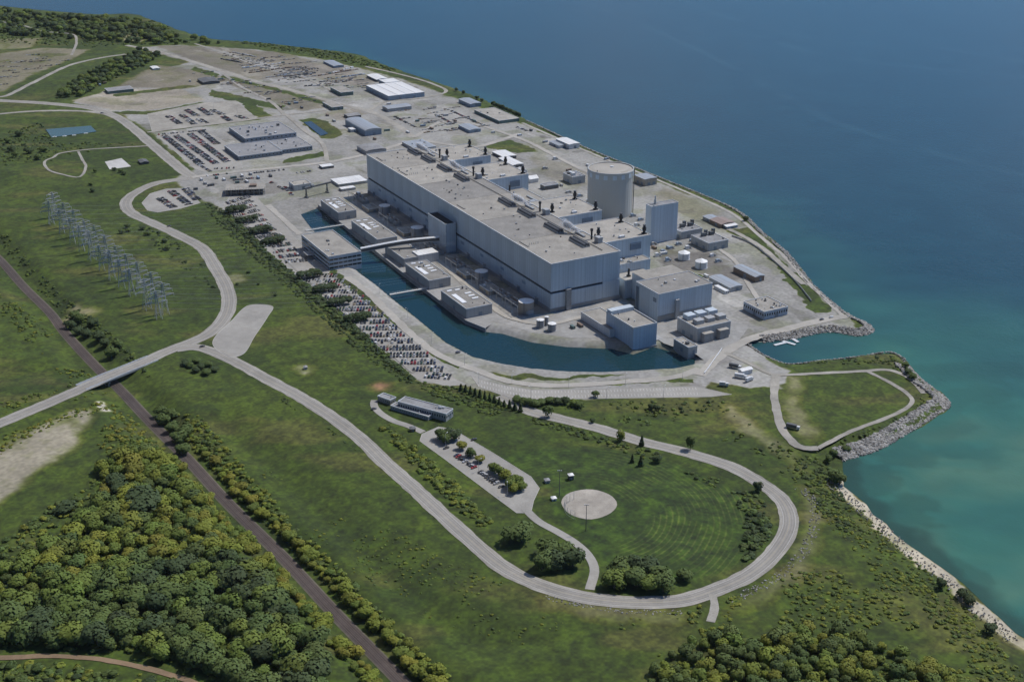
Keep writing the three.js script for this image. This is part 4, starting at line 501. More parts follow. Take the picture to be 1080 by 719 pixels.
// transformers in the yard under the hall front
{
  const proto = thing('transformer', '', 'transformer');
  addMesh('tank', bx(5, 4.2, 7, 0, 0.5, 0), BM.grey, proto); addMesh('plinth', bx(6.4, 0.5, 9, 0, 0, 0), BM.conc, proto);
  for (const s of [-1, 1]) addMesh('radiator', Array.from({ length: 5 }, (_, i) => bx(1.2, 3.4, 0.5, s * 3.2, 0.9, -2.6 + i * 1.3)), BM.steel, proto);
  for (let i = 0; i < 3; i++) addMesh('bushing', [cyl(0.4, 0.2, 2.6, 8, -1, 4.7, -2.2 + i * 2.2), cyl(0.55, 0.55, 0.3, 8, -1, 5.6, -2.2 + i * 2.2)], BM.brown, proto);
  const cg = new THREE.CylinderGeometry(0.7, 0.7, 5, 12); cg.rotateX(Math.PI / 2); cg.translate(1.6, 5.8, 0); addMesh('conservator', cg, BM.steel, proto);
  const spots = []; for (const zu of [-205, -112, -2, 62, 108, 160, 190]) for (let k = 0; k < 3; k++) spots.push([-HW / 2 - 20, zu + k * 12]);
  spots.forEach(([x, z], i) => { const t = i ? proto.clone() : proto; if (i) { t.name = numbered('transformer'); scene.add(t); } const p = plant(x, z); t.position.set(p[0], 0.1, p[1]); t.rotation.y = ROT; t.userData = { label: 'grey transformer under the turbine hall front, ' + 'first second third fourth fifth sixth seventh eighth ninth tenth eleventh twelfth thirteenth fourteenth fifteenth sixteenth seventeenth eighteenth nineteenth twentieth twenty-first'.split(' ')[i] + ' from the far end', category: 'transformer', group: 'transformers along the turbine hall' }; });
  const words = ['farthest', 'second', 'third', 'fourth', 'fifth', 'sixth', 'nearest'];
  [-205, -112, -2, 62, 108, 160, 190].forEach((zu, i) => {
    const p = plant(-HW / 2 - 32, zu + 12), T = thing('bus_gantry', 'slender steel busbar frame in front of the hall, ' + words[i] + ' along the yard', 'frame', [p[0], 0.1, p[1]], ROT, 'busbar frames');
    for (const z of [-12, 0, 12]) addMesh('post', bar([0, 0, z], [0, 10, z], 0.25, 5), BM.steel, T); addMesh('beam', bar([0, 10, -13], [0, 10, 13], 0.3, 5), BM.steel, T); addMesh('insulator_row', Array.from({ length: 6 }, (_, k) => cyl(0.2, 0.2, 1.6, 6, 0, 10.2, -11 + k * 4.4)), BM.brown, T);
  });
  [-160, -60, 90, 140].forEach((zu, i) => { const p = plant(-HW / 2 - 24, zu + 4); block('switch_room', 'low flat switch room in the hall front yard, ' + ['farthest', 'second', 'third', 'nearest'][i] + ' of four', 'building', [p[0], p[1], 13, 20, 4.2, ROT], { wall: BM.beige, roof: BM.roof, vents: 1, parapet: 0.4, doors: 1, group: 'switch rooms' }); });
}
// ----- outlying buildings: [name, label, category, box, options] -----
const G = 'sheds and stores';
for (const [name, label, cat, B, o] of [
  ['workshop', 'grey metal roofed workshop beside the lakeside lane with an orange door', 'building', [238.5,-1210.1,11.4,35.1,5.8,0.4992], { wall: BM.brown, roof: BM.roofMetal, gable: 1.2, doors: 1 }],
  ['store', 'long grey roofed store behind the services block', 'building', [211.2,-1184.0,14.7,34.6,4.6,0.4992], { wall: BM.grey, roof: BM.roofMetal, gable: 1, doors: 1 }],
  ['office_trailer', 'long white trailer alongside the grey roofed store', 'trailer', [205.1,-1168.8,4.7,18.4,3.0,0.4992], { wall: BM.white, roof: BM.roofWhite, vents: 0, parapet: 0.2, windows: 6 }],
  ['gate_office', 'low pale blue flat roofed office above the small harbour', 'building', [237.7,-1113.6,27.9,30.4,7.7,0.4992], { wall: clad(0.42, 0.5, 0.6), roof: BM.roof, vents: 14, windows: 10, doors: 1 }],
  ['lakeside_shed', 'pale roofed lakeside shed, leftmost of three above the lawn', 'building', [227.5,-1391.2,13.1,16.9,3.9,0.4992], { wall: BM.grey, roof: BM.roofMetal, gable: 0.8, doors: 1 }],
  ['lakeside_shed', 'brown roofed lakeside shed between two pale ones above the lawn', 'building', [237.0,-1377.3,18.5,21.0,4.4,0.4992], { wall: BM.brown, roof: mat(0.32, 0.25, 0.22, 0.8, { map: cladTex }), gable: 1.5, doors: 1 }],
  ['lakeside_shed', 'white roofed low lakeside shed touching the lawn corner', 'building', [243.5,-1368.6,15.2,12.1,3.0,0.4992], { wall: BM.steelBlue, roof: BM.roofWhite, gable: 0.7, doors: 1 }],
  ['beige_store', 'beige store with pale roof right of the round concrete building', 'building', [166.4,-1542.7,18.2,22.9,8.8,0.4992], { wall: BM.beige, roof: BM.roofMetal, gable: 0.6, doors: 2 }],
  ['plant_room', 'dark grey plant room left of the round concrete building', 'building', [77.7,-1550.2,18.4,23.0,9.1,0.4992], { wall: BM.grey, roof: BM.roofGrey, vents: 5, ventScale: 2, doors: 1 }],
  ['dark_canopy', 'low dark open shed behind the second reactor building', 'building', [46.1,-1520.7,19.9,10.8,4.8,0.4992], { wall: BM.dark, roof: BM.roofGrey, vents: 0 }],
  ['white_tent', 'white peaked tent beside the third reactor building', 'tent', [25.1,-1549.2,12.1,11.0,5.0,0.4992], { wall: BM.white, roof: BM.roofWhite, gable: 3 }],
  ['white_tent', 'white peaked tent further back by the temporary offices', 'tent', [12.3,-1587.2,9.6,11.4,4.5,0.4992], { wall: BM.white, roof: BM.roofWhite, gable: 2.6 }],
  ['temporary_office', 'white roofed temporary office next to the green lawn', 'building', [-10.3,-1669.6,19.5,31.9,3.9,0.4992], { wall: BM.dark, roof: BM.roofWhite, gable: 0.8, windows: 5 }],
  ['temporary_office', 'white roofed temporary office with ragged front behind the reactor row', 'building', [-1.5,-1633.0,15.7,40.1,3.8,0.4992], { wall: BM.dark, roof: BM.roofWhite, gable: 1, windows: 5 }],
  ['lakeside_hut', 'small grey roofed hut beside the white lakeside store', 'building', [63.9,-1725.1,13.2,27.5,3.7,0.4992], { wall: BM.white, roof: BM.roofMetal, gable: 0.8, doors: 1 }],
  ['lakeside_store', 'white lakeside store with pale roof near the shore road', 'building', [76.8,-1724.9,16.7,35.4,6.7,0.4992], { wall: BM.white, roof: BM.roofWhite, gable: 0.8, doors: 1 }],
  ['flat_warehouse', 'low dark walled warehouse with wide pale roof near the shore trees', 'building', [-23.2,-1893.1,33.8,80.1,4.5,0.4992], { wall: BM.green, roof: BM.roof3, vents: 3, parapet: 0.5 }],
  ['blue_shed', 'blue grey shed left of the low dark warehouse by the shore', 'building', [-65.7,-1977.1,18.8,40.7,5.5,0.4992], { wall: BM.steelBlue, roof: BM.roofMetal, gable: 1, doors: 1 }],
  ['blue_shed', 'blue grey shed standing alone in the yard below the dark warehouse', 'building', [-61.2,-1814.4,18.3,35.2,4.5,0.4992], { wall: BM.steelBlue, roof: BM.roofMetal, gable: 1, doors: 1 }],
  ['pale_annex', 'flat pale roofed annex just behind the far end of the turbine hall', 'building', [-127.8,-1718.9,31.0,44.4,3.9,0.4992], { wall: BM.grey, roof: BM.roofMetal, vents: 5, parapet: 0.4 }],
  ['arched_shed', 'long grey arched shed beyond the far end of the turbine hall', 'building', [-190.5,-1696.2,29.3,32.6,4.6,0.4992], { wall: BM.grey, roof: BM.roofGrey, gable: 2.2, barrel: true }],
  ['white_warehouse', 'large warehouse with dazzling white roof in the storage yards', 'building', [-189.0,-2056.2,62.5,91.2,7.4,0.4992], { wall: BM.steelBlue, roof: BM.roofWhite, vents: 0, parapet: 0.4, doors: 2 }],
  ['small_warehouse', 'small white roofed warehouse behind the large white one', 'building', [-228.7,-2167.7,20.4,43.6,3.8,0.4992], { wall: BM.dark, roof: BM.roofWhite, gable: 1.4, doors: 1 }],
  ['green_workshop', 'dark green walled workshop left of the large white warehouse', 'building', [-275.3,-2059.4,21.1,46.8,5.8,0.4992], { wall: BM.green, roof: BM.roof, vents: 0, parapet: 0.4 }],
  ['green_workshop', 'green walled low workshop beside the road above the pond', 'building', [-276.4,-1955.8,18.1,40.4,5.0,0.4992], { wall: BM.green, roof: BM.roof, vents: 0, parapet: 0.4, doors: 2 }],
  ['arched_workshop', 'big arched metal roof workshop right of the pond', 'building', [-214.8,-1816.5,24.9,76.1,7.1,0.4992], { wall: BM.steelBlue, roof: BM.roofMetal, gable: 3, barrel: true, doors: 1 }],
  ['dark_shed', 'dark shed tucked behind the arched workshop', 'building', [-239.1,-1893.7,20.7,17.5,3.7,0.4992], { wall: BM.dark, roof: BM.roofGrey, gable: 0.8 }],
  ['white_cabin', 'square white cabin against the arched workshop', 'building', [-229.6,-1805.8,8.2,12.4,4.1,0.4992], { wall: BM.white, roof: BM.roofWhite, vents: 0, parapet: 0.2, doors: 1 }],
  ['bus_shed', 'long narrow shed in front of the white warehouse', 'building', [-176.5,-1943.8,39.7,20.6,4.9,0.5171], { wall: BM.grey, roof: BM.roofMetal, gable: 1.2 }],
  ['shore_shed', 'long pale blue shed in the farthest storage rows', 'building', [-318.0,-2287.4,18.6,52.4,3.5,0.4992], { wall: BM.steelBlue, roof: BM.roofMetal, gable: 1 }],
  ['flat_office', 'upper flat roofed office with many white roof units by the crowded car park', 'building', [-355.2,-1789.3,74.5,75.1,5.8,0.4992], { wall: clad(0.3, 0.36, 0.43), roof: BM.roofGrey, vents: 18, ventScale: 1.6, windows: 12 }],
  ['flat_office', 'lower left flat roofed office touching the crowded car park', 'building', [-350.0,-1690.1,60.1,64.0,5.1,0.4992], { wall: clad(0.2, 0.25, 0.3), roof: BM.roofGrey, vents: 8, windows: 12 }],
  ['flat_office', 'lower right flat roofed office on the lawn strip', 'building', [-303.6,-1714.7,43.2,55.0,5.5,0.4992], { wall: clad(0.2, 0.25, 0.3), roof: BM.roofGrey, vents: 10, windows: 10 }],
  ['canal_head_office', 'pale flat roofed cabin next to the gantry crane', 'building', [-261.1,-1522.3,21.9,19.8,6.2,0.4992], { wall: BM.white, roof: BM.roof3, vents: 2, doors: 1 }],
  ['long_white_shed', 'long low white roofed shed at the far end of the apron', 'building', [-203.5,-1545.8,38.3,27.6,3.3,0.4992], { wall: BM.grey, roof: BM.roofWhite, vents: 0, parapet: 0.3 }],
  ['white_hut', 'small white roofed hut in front of the long low white shed', 'building', [-202.1,-1513.7,18.4,9.6,3.0,0.4992], { wall: BM.grey, roof: BM.roofWhite, vents: 0, parapet: 0.2 }],
  ['site_cabin', 'single white site cabin in the open yard before the turbine hall end', 'building', [-240.9,-1614.0,16.2,12.1,3.1,0.4992], { wall: BM.dark, roof: BM.roofWhite, vents: 0, parapet: 0.2, windows: 4 }],
  ['white_shed', 'lone white shed on the bare field at the upper left', 'building', [-627.3,-2252.5,11.8,22.0,2.8,0.4992], { wall: BM.white, roof: BM.roofWhite, gable: 0.9 }],
  ['dark_barn', 'dark barn among parked trailers in the upper left yard', 'building', [-509.1,-2142.6,27.9,35.5,3.9,0.4992], { wall: BM.dark, roof: BM.roofDark, gable: 1.4 }],
  ['long_shed', 'long low dark green shed above the bare field', 'building', [-638.9,-2070.7,40.7,27.2,4.6,0.4999], { wall: BM.green, roof: BM.roofGrey, vents: 0, parapet: 0.3 }],
  ['farm_house', 'small pale roofed house among the trees at the upper left', 'house', [-1022.5,-2679.0,15.6,38.5,3.4,0.4992], { wall: BM.beige, roof: BM.roofWhite, gable: 1.8, doors: 1 }],
  ['pavilion', 'small dark roofed pavilion beside the white hard court', 'building', [-484.6,-1636.6,10.4,16.0,2.7,0.4992], { wall: BM.dark, roof: BM.roofDark, gable: 1.2 }],
  ['recreation_building', 'long grey flat roofed recreation building on the grass slope', 'building', [-68.1,-902.0,10.3,44.9,6.3,1.0546], { wall: BM.grey, roof: BM.roofGrey, vents: 4, windows: 12, doors: 1 }],
  ['recreation_wing', 'low grey front wing of the recreation building', 'building', [-78.7,-901.2,7.1,36.6,3.0,1.0046], { wall: BM.grey, roof: BM.roofGrey, vents: 2, windows: 10 }],
  ['recreation_wing', 'small square end wing at the left of the recreation building', 'building', [-100.2,-921.8,7.0,13.4,4.2,0.9269], { wall: BM.beige, roof: BM.roofGrey, vents: 1, windows: 5 }],
]) {
  const T = block(name, label, cat, B, o);
  if (name === 'white_warehouse') { const [ , , w, d, h] = B; addMesh('rear_wing', uvWall(bx(w * 0.42, h + 0.8, d * 0.3, w * 0.26, -0.3, -d * 0.65 - 0.2)), BM.steelBlue, T); addMesh('rear_wing_roof', uvXZ(bx(w * 0.42 + 0.4, 0.4, d * 0.3 + 0.2, w * 0.26, h + 0.55, -d * 0.65 - 0.2)), BM.roofWhite, T); for (let i = 1; i < 4; i++) addMesh('roof_ridge', bx(0.6, 0.3, d - 1, -w / 2 + w * i / 4, h + 0.16, 0), BM.trim, T); }
}
{ // unfinished concrete frame with scaffolding by the long car park
  const B = [-324.2,-1502.2,47.2,26.4,7.0,0.1476], [x, z, w, d, h, r] = B, T = thing('building_frame', 'unfinished dark concrete frame with decks and scaffolding', 'building site', [x, 0, z], r);
  for (const y of [3.6, 7]) addMesh('deck', uvXZ(bx(w, 0.5, d, 0, y, 0)), BM.roof, T);
  for (let i = 0; i <= 7; i++) for (const s of [-1, 0, 1]) addMesh('column', bx(0.6, 7, 0.6, -w / 2 + 0.6 + i * (w - 1.2) / 7, 0, s * (d / 2 - 0.6)), BM.conc, T);
  addMesh('back_wall', bx(w - 1, 3.4, 0.4, 0, 0.1, -d / 4), BM.dark, T); addMesh('core_box', bx(8, 10, 8, w * 0.2, 0, 0), BM.brown, T);
  for (let i = 0; i < 16; i++) addMesh('scaffold_pole', bar([-w / 2 + i * w / 15, 0, d / 2 + 1.2], [-w / 2 + i * w / 15, rr(9, 12), d / 2 + 1.2], 0.12, 4), BM.steel, T);
}

// ---------- road bridge over the railway ----------
{
  const a = [[-351.9,-950.4],[-311.4,-1004.3]], c = [(a[0][0] + a[1][0]) / 2, (a[0][1] + a[1][1]) / 2], l = Math.hypot(a[1][0] - a[0][0], a[1][1] - a[0][1]);
  const T = thing('road_bridge', 'concrete road bridge carrying the entrance road over the railway', 'bridge', [c[0], 0, c[1]], -Math.atan2(a[1][1] - a[0][1], a[1][0] - a[0][0]));
  addMesh('deck', bx(l + 4, 1.1, 14.2, 0, -1.08, 0), BM.conc, T);
  for (const s of [-1, 1]) { const p = addMesh('parapet', bx(l + 6, 1, 0.4, 0, 0.03, s * 6.9), BM.trim, T); addMesh('handrail', [bar([-l / 2, 1.4, s * 6.9], [l / 2, 1.4, s * 6.9], 0.08), ...Array.from({ length: 20 }, (_, i) => bx(0.1, 0.5, 0.1, -l / 2 + (i + 0.5) * l / 20, 1, s * 6.9))], BM.steel, p); }
  for (const g of [-5, -1.7, 1.7, 5]) addMesh('girder', bx(l + 3, 1.3, 0.7, 0, -2.4, g), BM.conc, T);
  for (const x of [-l * 0.2, l * 0.2]) { addMesh('pier_cap', bx(1.4, 1, 13, x, -3.4, 0), BM.conc, T); for (const z of [-4.5, 0, 4.5]) addMesh('pier_column', cyl(0.6, 0.6, 4.5, 10, x, -7.6, z), BM.conc, T); }
  for (const s of [-1, 1]) addMesh('abutment', bx(3, 6, 14, s * (l / 2 + 1), -7, 0), BM.conc, T);
}
// ---------- lattice transmission towers ----------
function tower(label, x, z, h, arms, turn) {
  const T = thing('transmission_tower', label, 'pylon', [x, heightAt(x, z), z], turn, 'transmission towers'), b = h * 0.1, t = h * 0.022, body = [], arm = [];
  const W = (y) => y < h * 0.62 ? lerp(b, t * 1.6, y / (h * 0.62)) : lerp(t * 1.6, t * 0.7, (y - h * 0.62) / (h * 0.38)), K = [[-1, -1], [1, -1], [1, 1], [-1, 1]], lv = [0, 0.24, 0.44, 0.62, 0.76, 0.9, 1].map((f) => f * h), R = 0.25;
  for (let i = 0; i + 1 < lv.length; i++) for (let k = 0; k < 4; k++) { const [p, q] = [K[k], K[(k + 1) % 4]], w0 = W(lv[i]), w1 = W(lv[i + 1]); body.push(bar([p[0] * w0, lv[i], p[1] * w0], [p[0] * w1, lv[i + 1], p[1] * w1], R, 3), bar([p[0] * w0, lv[i], p[1] * w0], [q[0] * w1, lv[i + 1], q[1] * w1], R * 0.4, 3), bar([p[0] * w1, lv[i + 1], p[1] * w1], [q[0] * w1, lv[i + 1], q[1] * w1], R * 0.6, 3)); }
  addMesh('lattice_mast', body, PY, T);
  for (const [f, len] of arms) { const y = f * h, w = W(y); for (const s of [-1, 1]) { addMesh('crossarm', [bar([w, y, s * w], [0, y + 0.6, s * len], R * 1.3, 3), bar([-w, y, s * w], [0, y + 0.6, s * len], R * 1.3, 3), bar([w, y + 2.6, s * w], [0, y + 0.6, s * len], R * 0.7, 3), bar([-w, y + 2.6, s * w], [0, y + 0.6, s * len], R * 0.7, 3), bar([w, y, s * len * 0.5], [-w, y, s * len * 0.5], R * 0.5, 3)], PY, T); addMesh('insulator', cyl(0.16, 0.16, 2.6, 5, 0, y - 2, s * len * 0.97), BM.trim, T); } }
  return T;
}
const PY = mat(0.42, 0.45, 0.46, 0.55);
const TB = [[-518.9,-1375.5],[-497.4,-1345.4],[-475.7,-1313.2],[-455.9,-1282.3],[-436.8,-1255.5],[-418.5,-1226.9],[-400.8,-1202.2],[-383.8,-1175.6],[-367.3,-1152.6],[-343.7,-1118.2],[-327.0,-1094.8]], ordT = ['farthest', 'second farthest', 'third', 'fourth', 'fifth', 'middle', 'seventh', 'eighth', 'ninth', 'second nearest', 'nearest'];
const towers = TB.map(([x, z], i) => [tower('grey lattice transmission tower, ' + ordT[i] + ' in the front line on the grass', x, z, rr(27, 32), [[0.58, 10], [0.74, 9], [0.9, 7]], 2.16 + rr(-0.3, 0.3)), x, z]);
const TB2 = [[-522.6,-1399.9],[-500.7,-1368.7],[-478.6,-1335.6],[-458.4,-1306.9],[-438.9,-1279.2],[-419.3,-1249.7],[-401.3,-1224.1],[-383.9,-1199.5],[-365.4,-1173.0],[-341.8,-1135.2],[-324.3,-1108.7]], ord2 = ['farthest', 'second farthest', 'third', 'fourth', 'fifth', 'middle', 'seventh', 'eighth', 'ninth', 'second nearest', 'nearest'];
TB2.forEach(([x, z], i) => towers.push([tower('grey lattice transmission tower, ' + ord2[i] + ' in the rear line nearer the road', x, z, rr(27, 31), [[0.6, 10], [0.76, 9], [0.91, 7]], 2.16 + rr(-0.3, 0.3)), x, z]));
{ // conductors from the towers across the slope to the turbine hall
  const ends = [-200, -150, -100, -50, 0, 50, 100, 150];
  for (let i = 0; i < 11; i++) {
    const a = TB[i], y0 = heightAt(a[0], a[1]) + 22, b = plant(-HW / 2 - 2, -210 + i * 38), T = thing('power_line', 'sagging power conductors from the ' + ordT[i] + ' front tower to the turbine hall', 'power line', [a[0], 0, a[1]], 0, 'power lines');
    for (let k = 0; k < 3; k++) { const pts = []; for (let s = 0; s <= 10; s++) { const t = s / 10; pts.push([(b[0] - a[0]) * t, lerp(y0 - k * 4, 24, t) - 12 * Math.sin(Math.PI * t), (b[1] - a[1]) * t + k * 5 * (1 - t * 0.3)]); } addMesh('conductor', tube(pts, 0.045, 3, 14), BM.steel, T); }
  }
}
// ---------- lamp posts ----------
{
  const P = [[-296.2,-1372.1],[-268.7,-1355.3],[-240.0,-1276.2],[-204.7,-1186.1],[-177.0,-1140.1],[-153.1,-1092.5],[-136.6,-1061.1],[-117.1,-1018.8],[-104.9,-1039.6],[-89.0,-994.8],[-78.4,-1018.8],[-63.5,-973.6],[-203.0,-1226.9],[-151.3,-1130.3],[-116.7,-1076.6],[-129.0,-1160.2],[-96.6,-1097.1],[-71.3,-1039.6],[-40.4,-992.8],[0.0,-956.8],[46.6,-948.6],[93.6,-953.2],[141.6,-962.4],[-27.4,-956.8],[15.3,-928.1],[76.3,-928.1],[122.3,-929.9],[-474.3,-1742.7],[-429.8,-1692.0],[-408.0,-1692.0],[-381.3,-1643.8],[-501.6,-1912.6],[-458.1,-1943.8],[-415.6,-1912.6],[-414.1,-1473.7],[-390.9,-1481.4],[-49.6,-847.1],[-23.9,-808.0],[-3.3,-773.0]];
  const names = ['the canal side car park', 'the canal bank road', 'the empty car park', 'the northern car parks', 'the small car parks'];
  P.forEach(([x, z], i) => { const T = thing('lamp_post', '', 'lamp post', [x, 0.05, z], rr(0, 6)); addMesh('pole', cyl(0.16, 0.1, 10, 6), BM.lamp, T); addMesh('arm', bar([0, 9.9, 0], [1.8, 10.2, 0], 0.08), BM.lamp, T); addMesh('lamp_head', bx(1.1, 0.25, 0.5, 2, 10.1, 0), BM.trim, T); const g = i < 15 ? 0 : i < 19 ? 1 : i < 27 ? 2 : i < 34 ? 3 : 4; T.userData = { label: 'slender grey lamp post along ' + names[g], category: 'lamp post', group: 'lamp posts along ' + names[g] }; });
}

// ---------- vegetation ----------
const leafHue = [lin(0.115, 0.158, 0.02), lin(0.08, 0.118, 0.023), lin(0.165, 0.19, 0.018), lin(0.046, 0.073, 0.02), lin(0.19, 0.19, 0.02)];
const leafM = leafHue.map((c) => new THREE.MeshStandardMaterial({ color: c, roughness: 0.85, side: THREE.DoubleSide }));
const barkM = mat(0.12, 0.095, 0.07, 0.95);
function crownGeo(n, lobes, size, squash, cone) {
  const pos = [], nor = [], L = []; for (let i = 0; i < lobes; i++) { const a = rnd() * 6.28, r = i ? rr(0.2, 0.55) : 0; L.push([Math.cos(a) * r, rr(-0.3, 0.38), Math.sin(a) * r, i ? rr(0.36, 0.58) : 0.62]); }
  for (let i = 0; i < n; i++) {
    const l = L[i % lobes]; let u = rnd() * 2 - 1, a = rnd() * 6.283; if (u < -0.4) u = -u; const s = Math.sqrt(1 - u * u), rad = l[3] * (0.82 + 0.26 * rnd()); let x = l[0] + Math.cos(a) * s * rad, y = l[1] + u * rad, z = l[2] + Math.sin(a) * s * rad;
    if (cone) { const f = i / n; y = f * 2 - 1; const rr2 = (1 - f) * 0.62 + 0.06; x = Math.cos(a) * rr2 * rr(0.6, 1.05); z = Math.sin(a) * rr2 * rr(0.6, 1.05); }
    y = (y + 0.62) * squash;
    const nrm = new THREE.Vector3(Math.cos(a) * s + rr(-0.45, 0.45), u + rr(-0.3, 0.6), Math.sin(a) * s + rr(-0.45, 0.45)).normalize(), t = new THREE.Vector3(rnd() - 0.5, rnd() - 0.5, rnd() - 0.5).cross(nrm).normalize(), b = nrm.clone().cross(t), q = size * rr(0.7, 1.35), c = new THREE.Vector3(x, y, z);
    const P = [[-1, -0.7], [0.9, -1], [1, 0.8], [-0.8, 1]].map(([e, f]) => c.clone().addScaledVector(t, e * q).addScaledVector(b, f * q).addScaledVector(nrm, (rnd() - 0.5) * q * 0.7));
    const out = new THREE.Vector3(x, (y / squash - 0.62) + 0.35, z).normalize(), fn = P[1].clone().sub(P[0]).cross(P[2].clone().sub(P[0])).normalize(); if (fn.dot(out) < 0) fn.negate(); const sn = out.multiplyScalar(0.75).addScaledVector(new THREE.Vector3(Math.cos(a) * s, u, Math.sin(a) * s), 0.6).addScaledVector(fn, 0.35).normalize();
    for (const k of [0, 1, 2, 0, 2, 3]) { pos.push(P[k].x, P[k].y, P[k].z); nor.push(sn.x, sn.y, sn.z); }
  }
  const g = new THREE.BufferGeometry(); g.setAttribute('position', new THREE.Float32BufferAttribute(pos, 3)); g.setAttribute('normal', new THREE.Float32BufferAttribute(nor, 3)); return g;
}
// unit crowns of radius about 1 standing on y = 0; the tree is scaled to its real size
const crowns = []; for (let i = 0; i < 6; i++) crowns.push(crownGeo(900, 8 + i, 0.082, 0.95));
const columnar = [crownGeo(300, 5, 0.13, 1.3, true), crownGeo(300, 5, 0.12, 1.5, true)];
const bushes = [0, 1, 2].map(() => crownGeo(90, 5, 0.2, 0.7));
const trunkGeo = (() => { const g = [cyl(0.075, 0.04, 0.95, 7)]; for (let i = 0; i < 4; i++) { const a = i * 1.6 + 0.3; g.push(bar([0, 0.45 + i * 0.08, 0], [Math.cos(a) * 0.4, 0.95 + i * 0.06, Math.sin(a) * 0.4], 0.022, 4)); } return mergeGeometries(g); })();
let treeCount = 0;
function plantTree(x, z, R, hgt, hue, label, group, col = false) {
  const T = thing(col ? 'columnar_tree' : 'tree', label, 'tree', [x, heightAt(x, z) - 0.15, z], rnd() * 6.28, group); treeCount++;
  const tr = addMesh('trunk', trunkGeo, barkM, T); tr.scale.set(R, hgt * 0.5, R);
  const c = addMesh('crown', col ? pick(columnar) : pick(crowns), leafM[hue], T); c.scale.set(R, hgt * (col ? 0.36 : 0.56), R * rr(0.85, 1.15)); c.position.y = hgt * (col ? 0.06 : 0.12); return T;
}
const bushLabel = [];
function plantBush(x, z, R, hue, label, group) { const b = addMesh('bush', pick(bushes), leafM[hue]); b.position.set(x, heightAt(x, z) - 0.1, z); b.scale.set(R, R * rr(0.8, 1.3), R * rr(0.8, 1.2)); b.rotation.y = rnd() * 6.28; return tag(b, label, 'bush', group); }
const scatterPts = (P, n, minD) => { const o = [], xs = P.map((p) => p[0]), zs = P.map((p) => p[1]), x0 = Math.min(...xs), x1 = Math.max(...xs), z0 = Math.min(...zs), z1 = Math.max(...zs); let tries = 0; while (o.length < n && tries++ < n * 30) { const x = rr(x0, x1), z = rr(z0, z1); if (!inside(x, z, P)) continue; let ok = true; for (const q of o) if (Math.abs(q[0] - x) < minD && Math.abs(q[1] - z) < minD && Math.hypot(q[0] - x, q[1] - z) < minD) { ok = false; break; } if (ok) o.push([x, z]); } return o; };
const clearOf = (x, z, pad) => offSheet(x, z) > pad && distLine(x, z, RAIL) > 9.5 && shoreDist(x, z) > 4;
// single trees one can point at: [px list -> points, radius, height, hue, label, group]
const one = (pts, R, h, hue, label, group, col) => pts.forEach(([x, z]) => plantTree(x, z, R * rr(0.88, 1.14), h * rr(0.88, 1.14), Array.isArray(hue) ? pick(hue) : hue, label, group, col));
one([[3.1,-715.6]], 10, 13, 1, 'big round tree beside the exit drive, left of the tree cluster');
one([[19.1,-682.4],[26.9,-684.6],[34.4,-693.2],[23.0,-695.4],[38.3,-685.6]], 8, 12, [0, 1, 3], 'tree in the cluster enclosed by exit drive and loop road', 'cluster inside the drive fork');
one([[62.9,-661.6],[70.5,-669.8],[77.0,-663.7],[83.6,-659.6],[90.6,-665.7],[75.8,-677.1],[84.0,-676.1],[92.7,-657.6],[68.1,-676.1]], 8.5, 12, [0, 1, 3], 'tree in the big clump at the lower edge of the playing field', 'clump below the playing field');
one([[106.9,-669.8]], 6, 9, 1, 'round tree just right of the big clump below the playing field');
one([[-52.9,-857.7],[-48.1,-860.8],[-43.6,-856.2],[-49.7,-850.1]], 6, 9, [1, 3], 'tree at the upper end of the car park island', 'upper island trees');
one([[-37.3,-841.1],[-30.0,-830.8],[-23.5,-822.1]], 4.5, 6.5, [1, 4], 'small tree in the middle of the car park island', 'middle island trees');
one([[-13.6,-808.0],[-9.5,-802.4],[-5.4,-796.9]], 5.5, 8, [0, 2], 'tree at the lower middle of the car park island', 'lower middle island trees');
one([[-1.3,-783.5],[3.3,-787.5],[6.0,-780.9],[0.7,-778.2]], 6, 9, [0, 2], 'tree at the rounded lower end of the car park island', 'lower island trees');
for (const [c, i] of [[-319.8,-1421.3],[-300.3,-1382.4],[-278.5,-1345.4],[-257.8,-1310.0],[-203.2,-1204.9],[-183.5,-1165.3],[-163.9,-1130.3],[-142.8,-1090.2]].map((p, i) => [p, i])) for (let k = -2; k <= 2; k++) { const p = [c[0] + k * 4.4 * Math.cos(ROT), c[1] - k * 4.4 * Math.sin(ROT)]; plantTree(p[0], p[1], rr(5.2, 6.4), rr(8.5, 10), 3, 'dark tree in the ' + ['first', 'second', 'third', 'fourth', 'fifth', 'sixth', 'seventh', 'eighth'][i] + ' tree clump from the far end of canal car park', 'clump ' + ['one', 'two', 'three', 'four', 'five', 'six', 'seven', 'eight'][i] + ' in the canal side car park'); }
smooth([[-41.7,-942.3],[-30.7,-933.4],[-18.2,-922.9],[-6.0,-912.6],[6.7,-904.2]], 5.2).forEach(([x, z]) => plantTree(x, z, rr(3.2, 4), rr(7, 8.5), 3, 'dark columnar tree in the row below the long car park', 'row of columnar trees', true));
one([[3.8,-921.2],[9.1,-917.8],[13.6,-916.0],[18.1,-914.3],[22.7,-916.0],[30.3,-919.5],[36.3,-917.8],[42.3,-917.8]], 5, 6, [3, 1], 'dark bushy tree at the head of the loop road', 'trees at the head of the loop road');
one([[28.1,-894.2]], 5, 10, 1, 'loose tree on the verge where the loop road leaves the car park'); one([[67.3,-929.9]], 3, 6, 1, 'lone young tree on the grass below the empty car park'); one([[97.0,-847.1]], 3, 12, 3, 'tall narrow dark tree at the roadside above the playing field', undefined, true); one([[132.4,-841.1]], 4, 11, 1, 'tall tree at the bend of the road above the playing field');
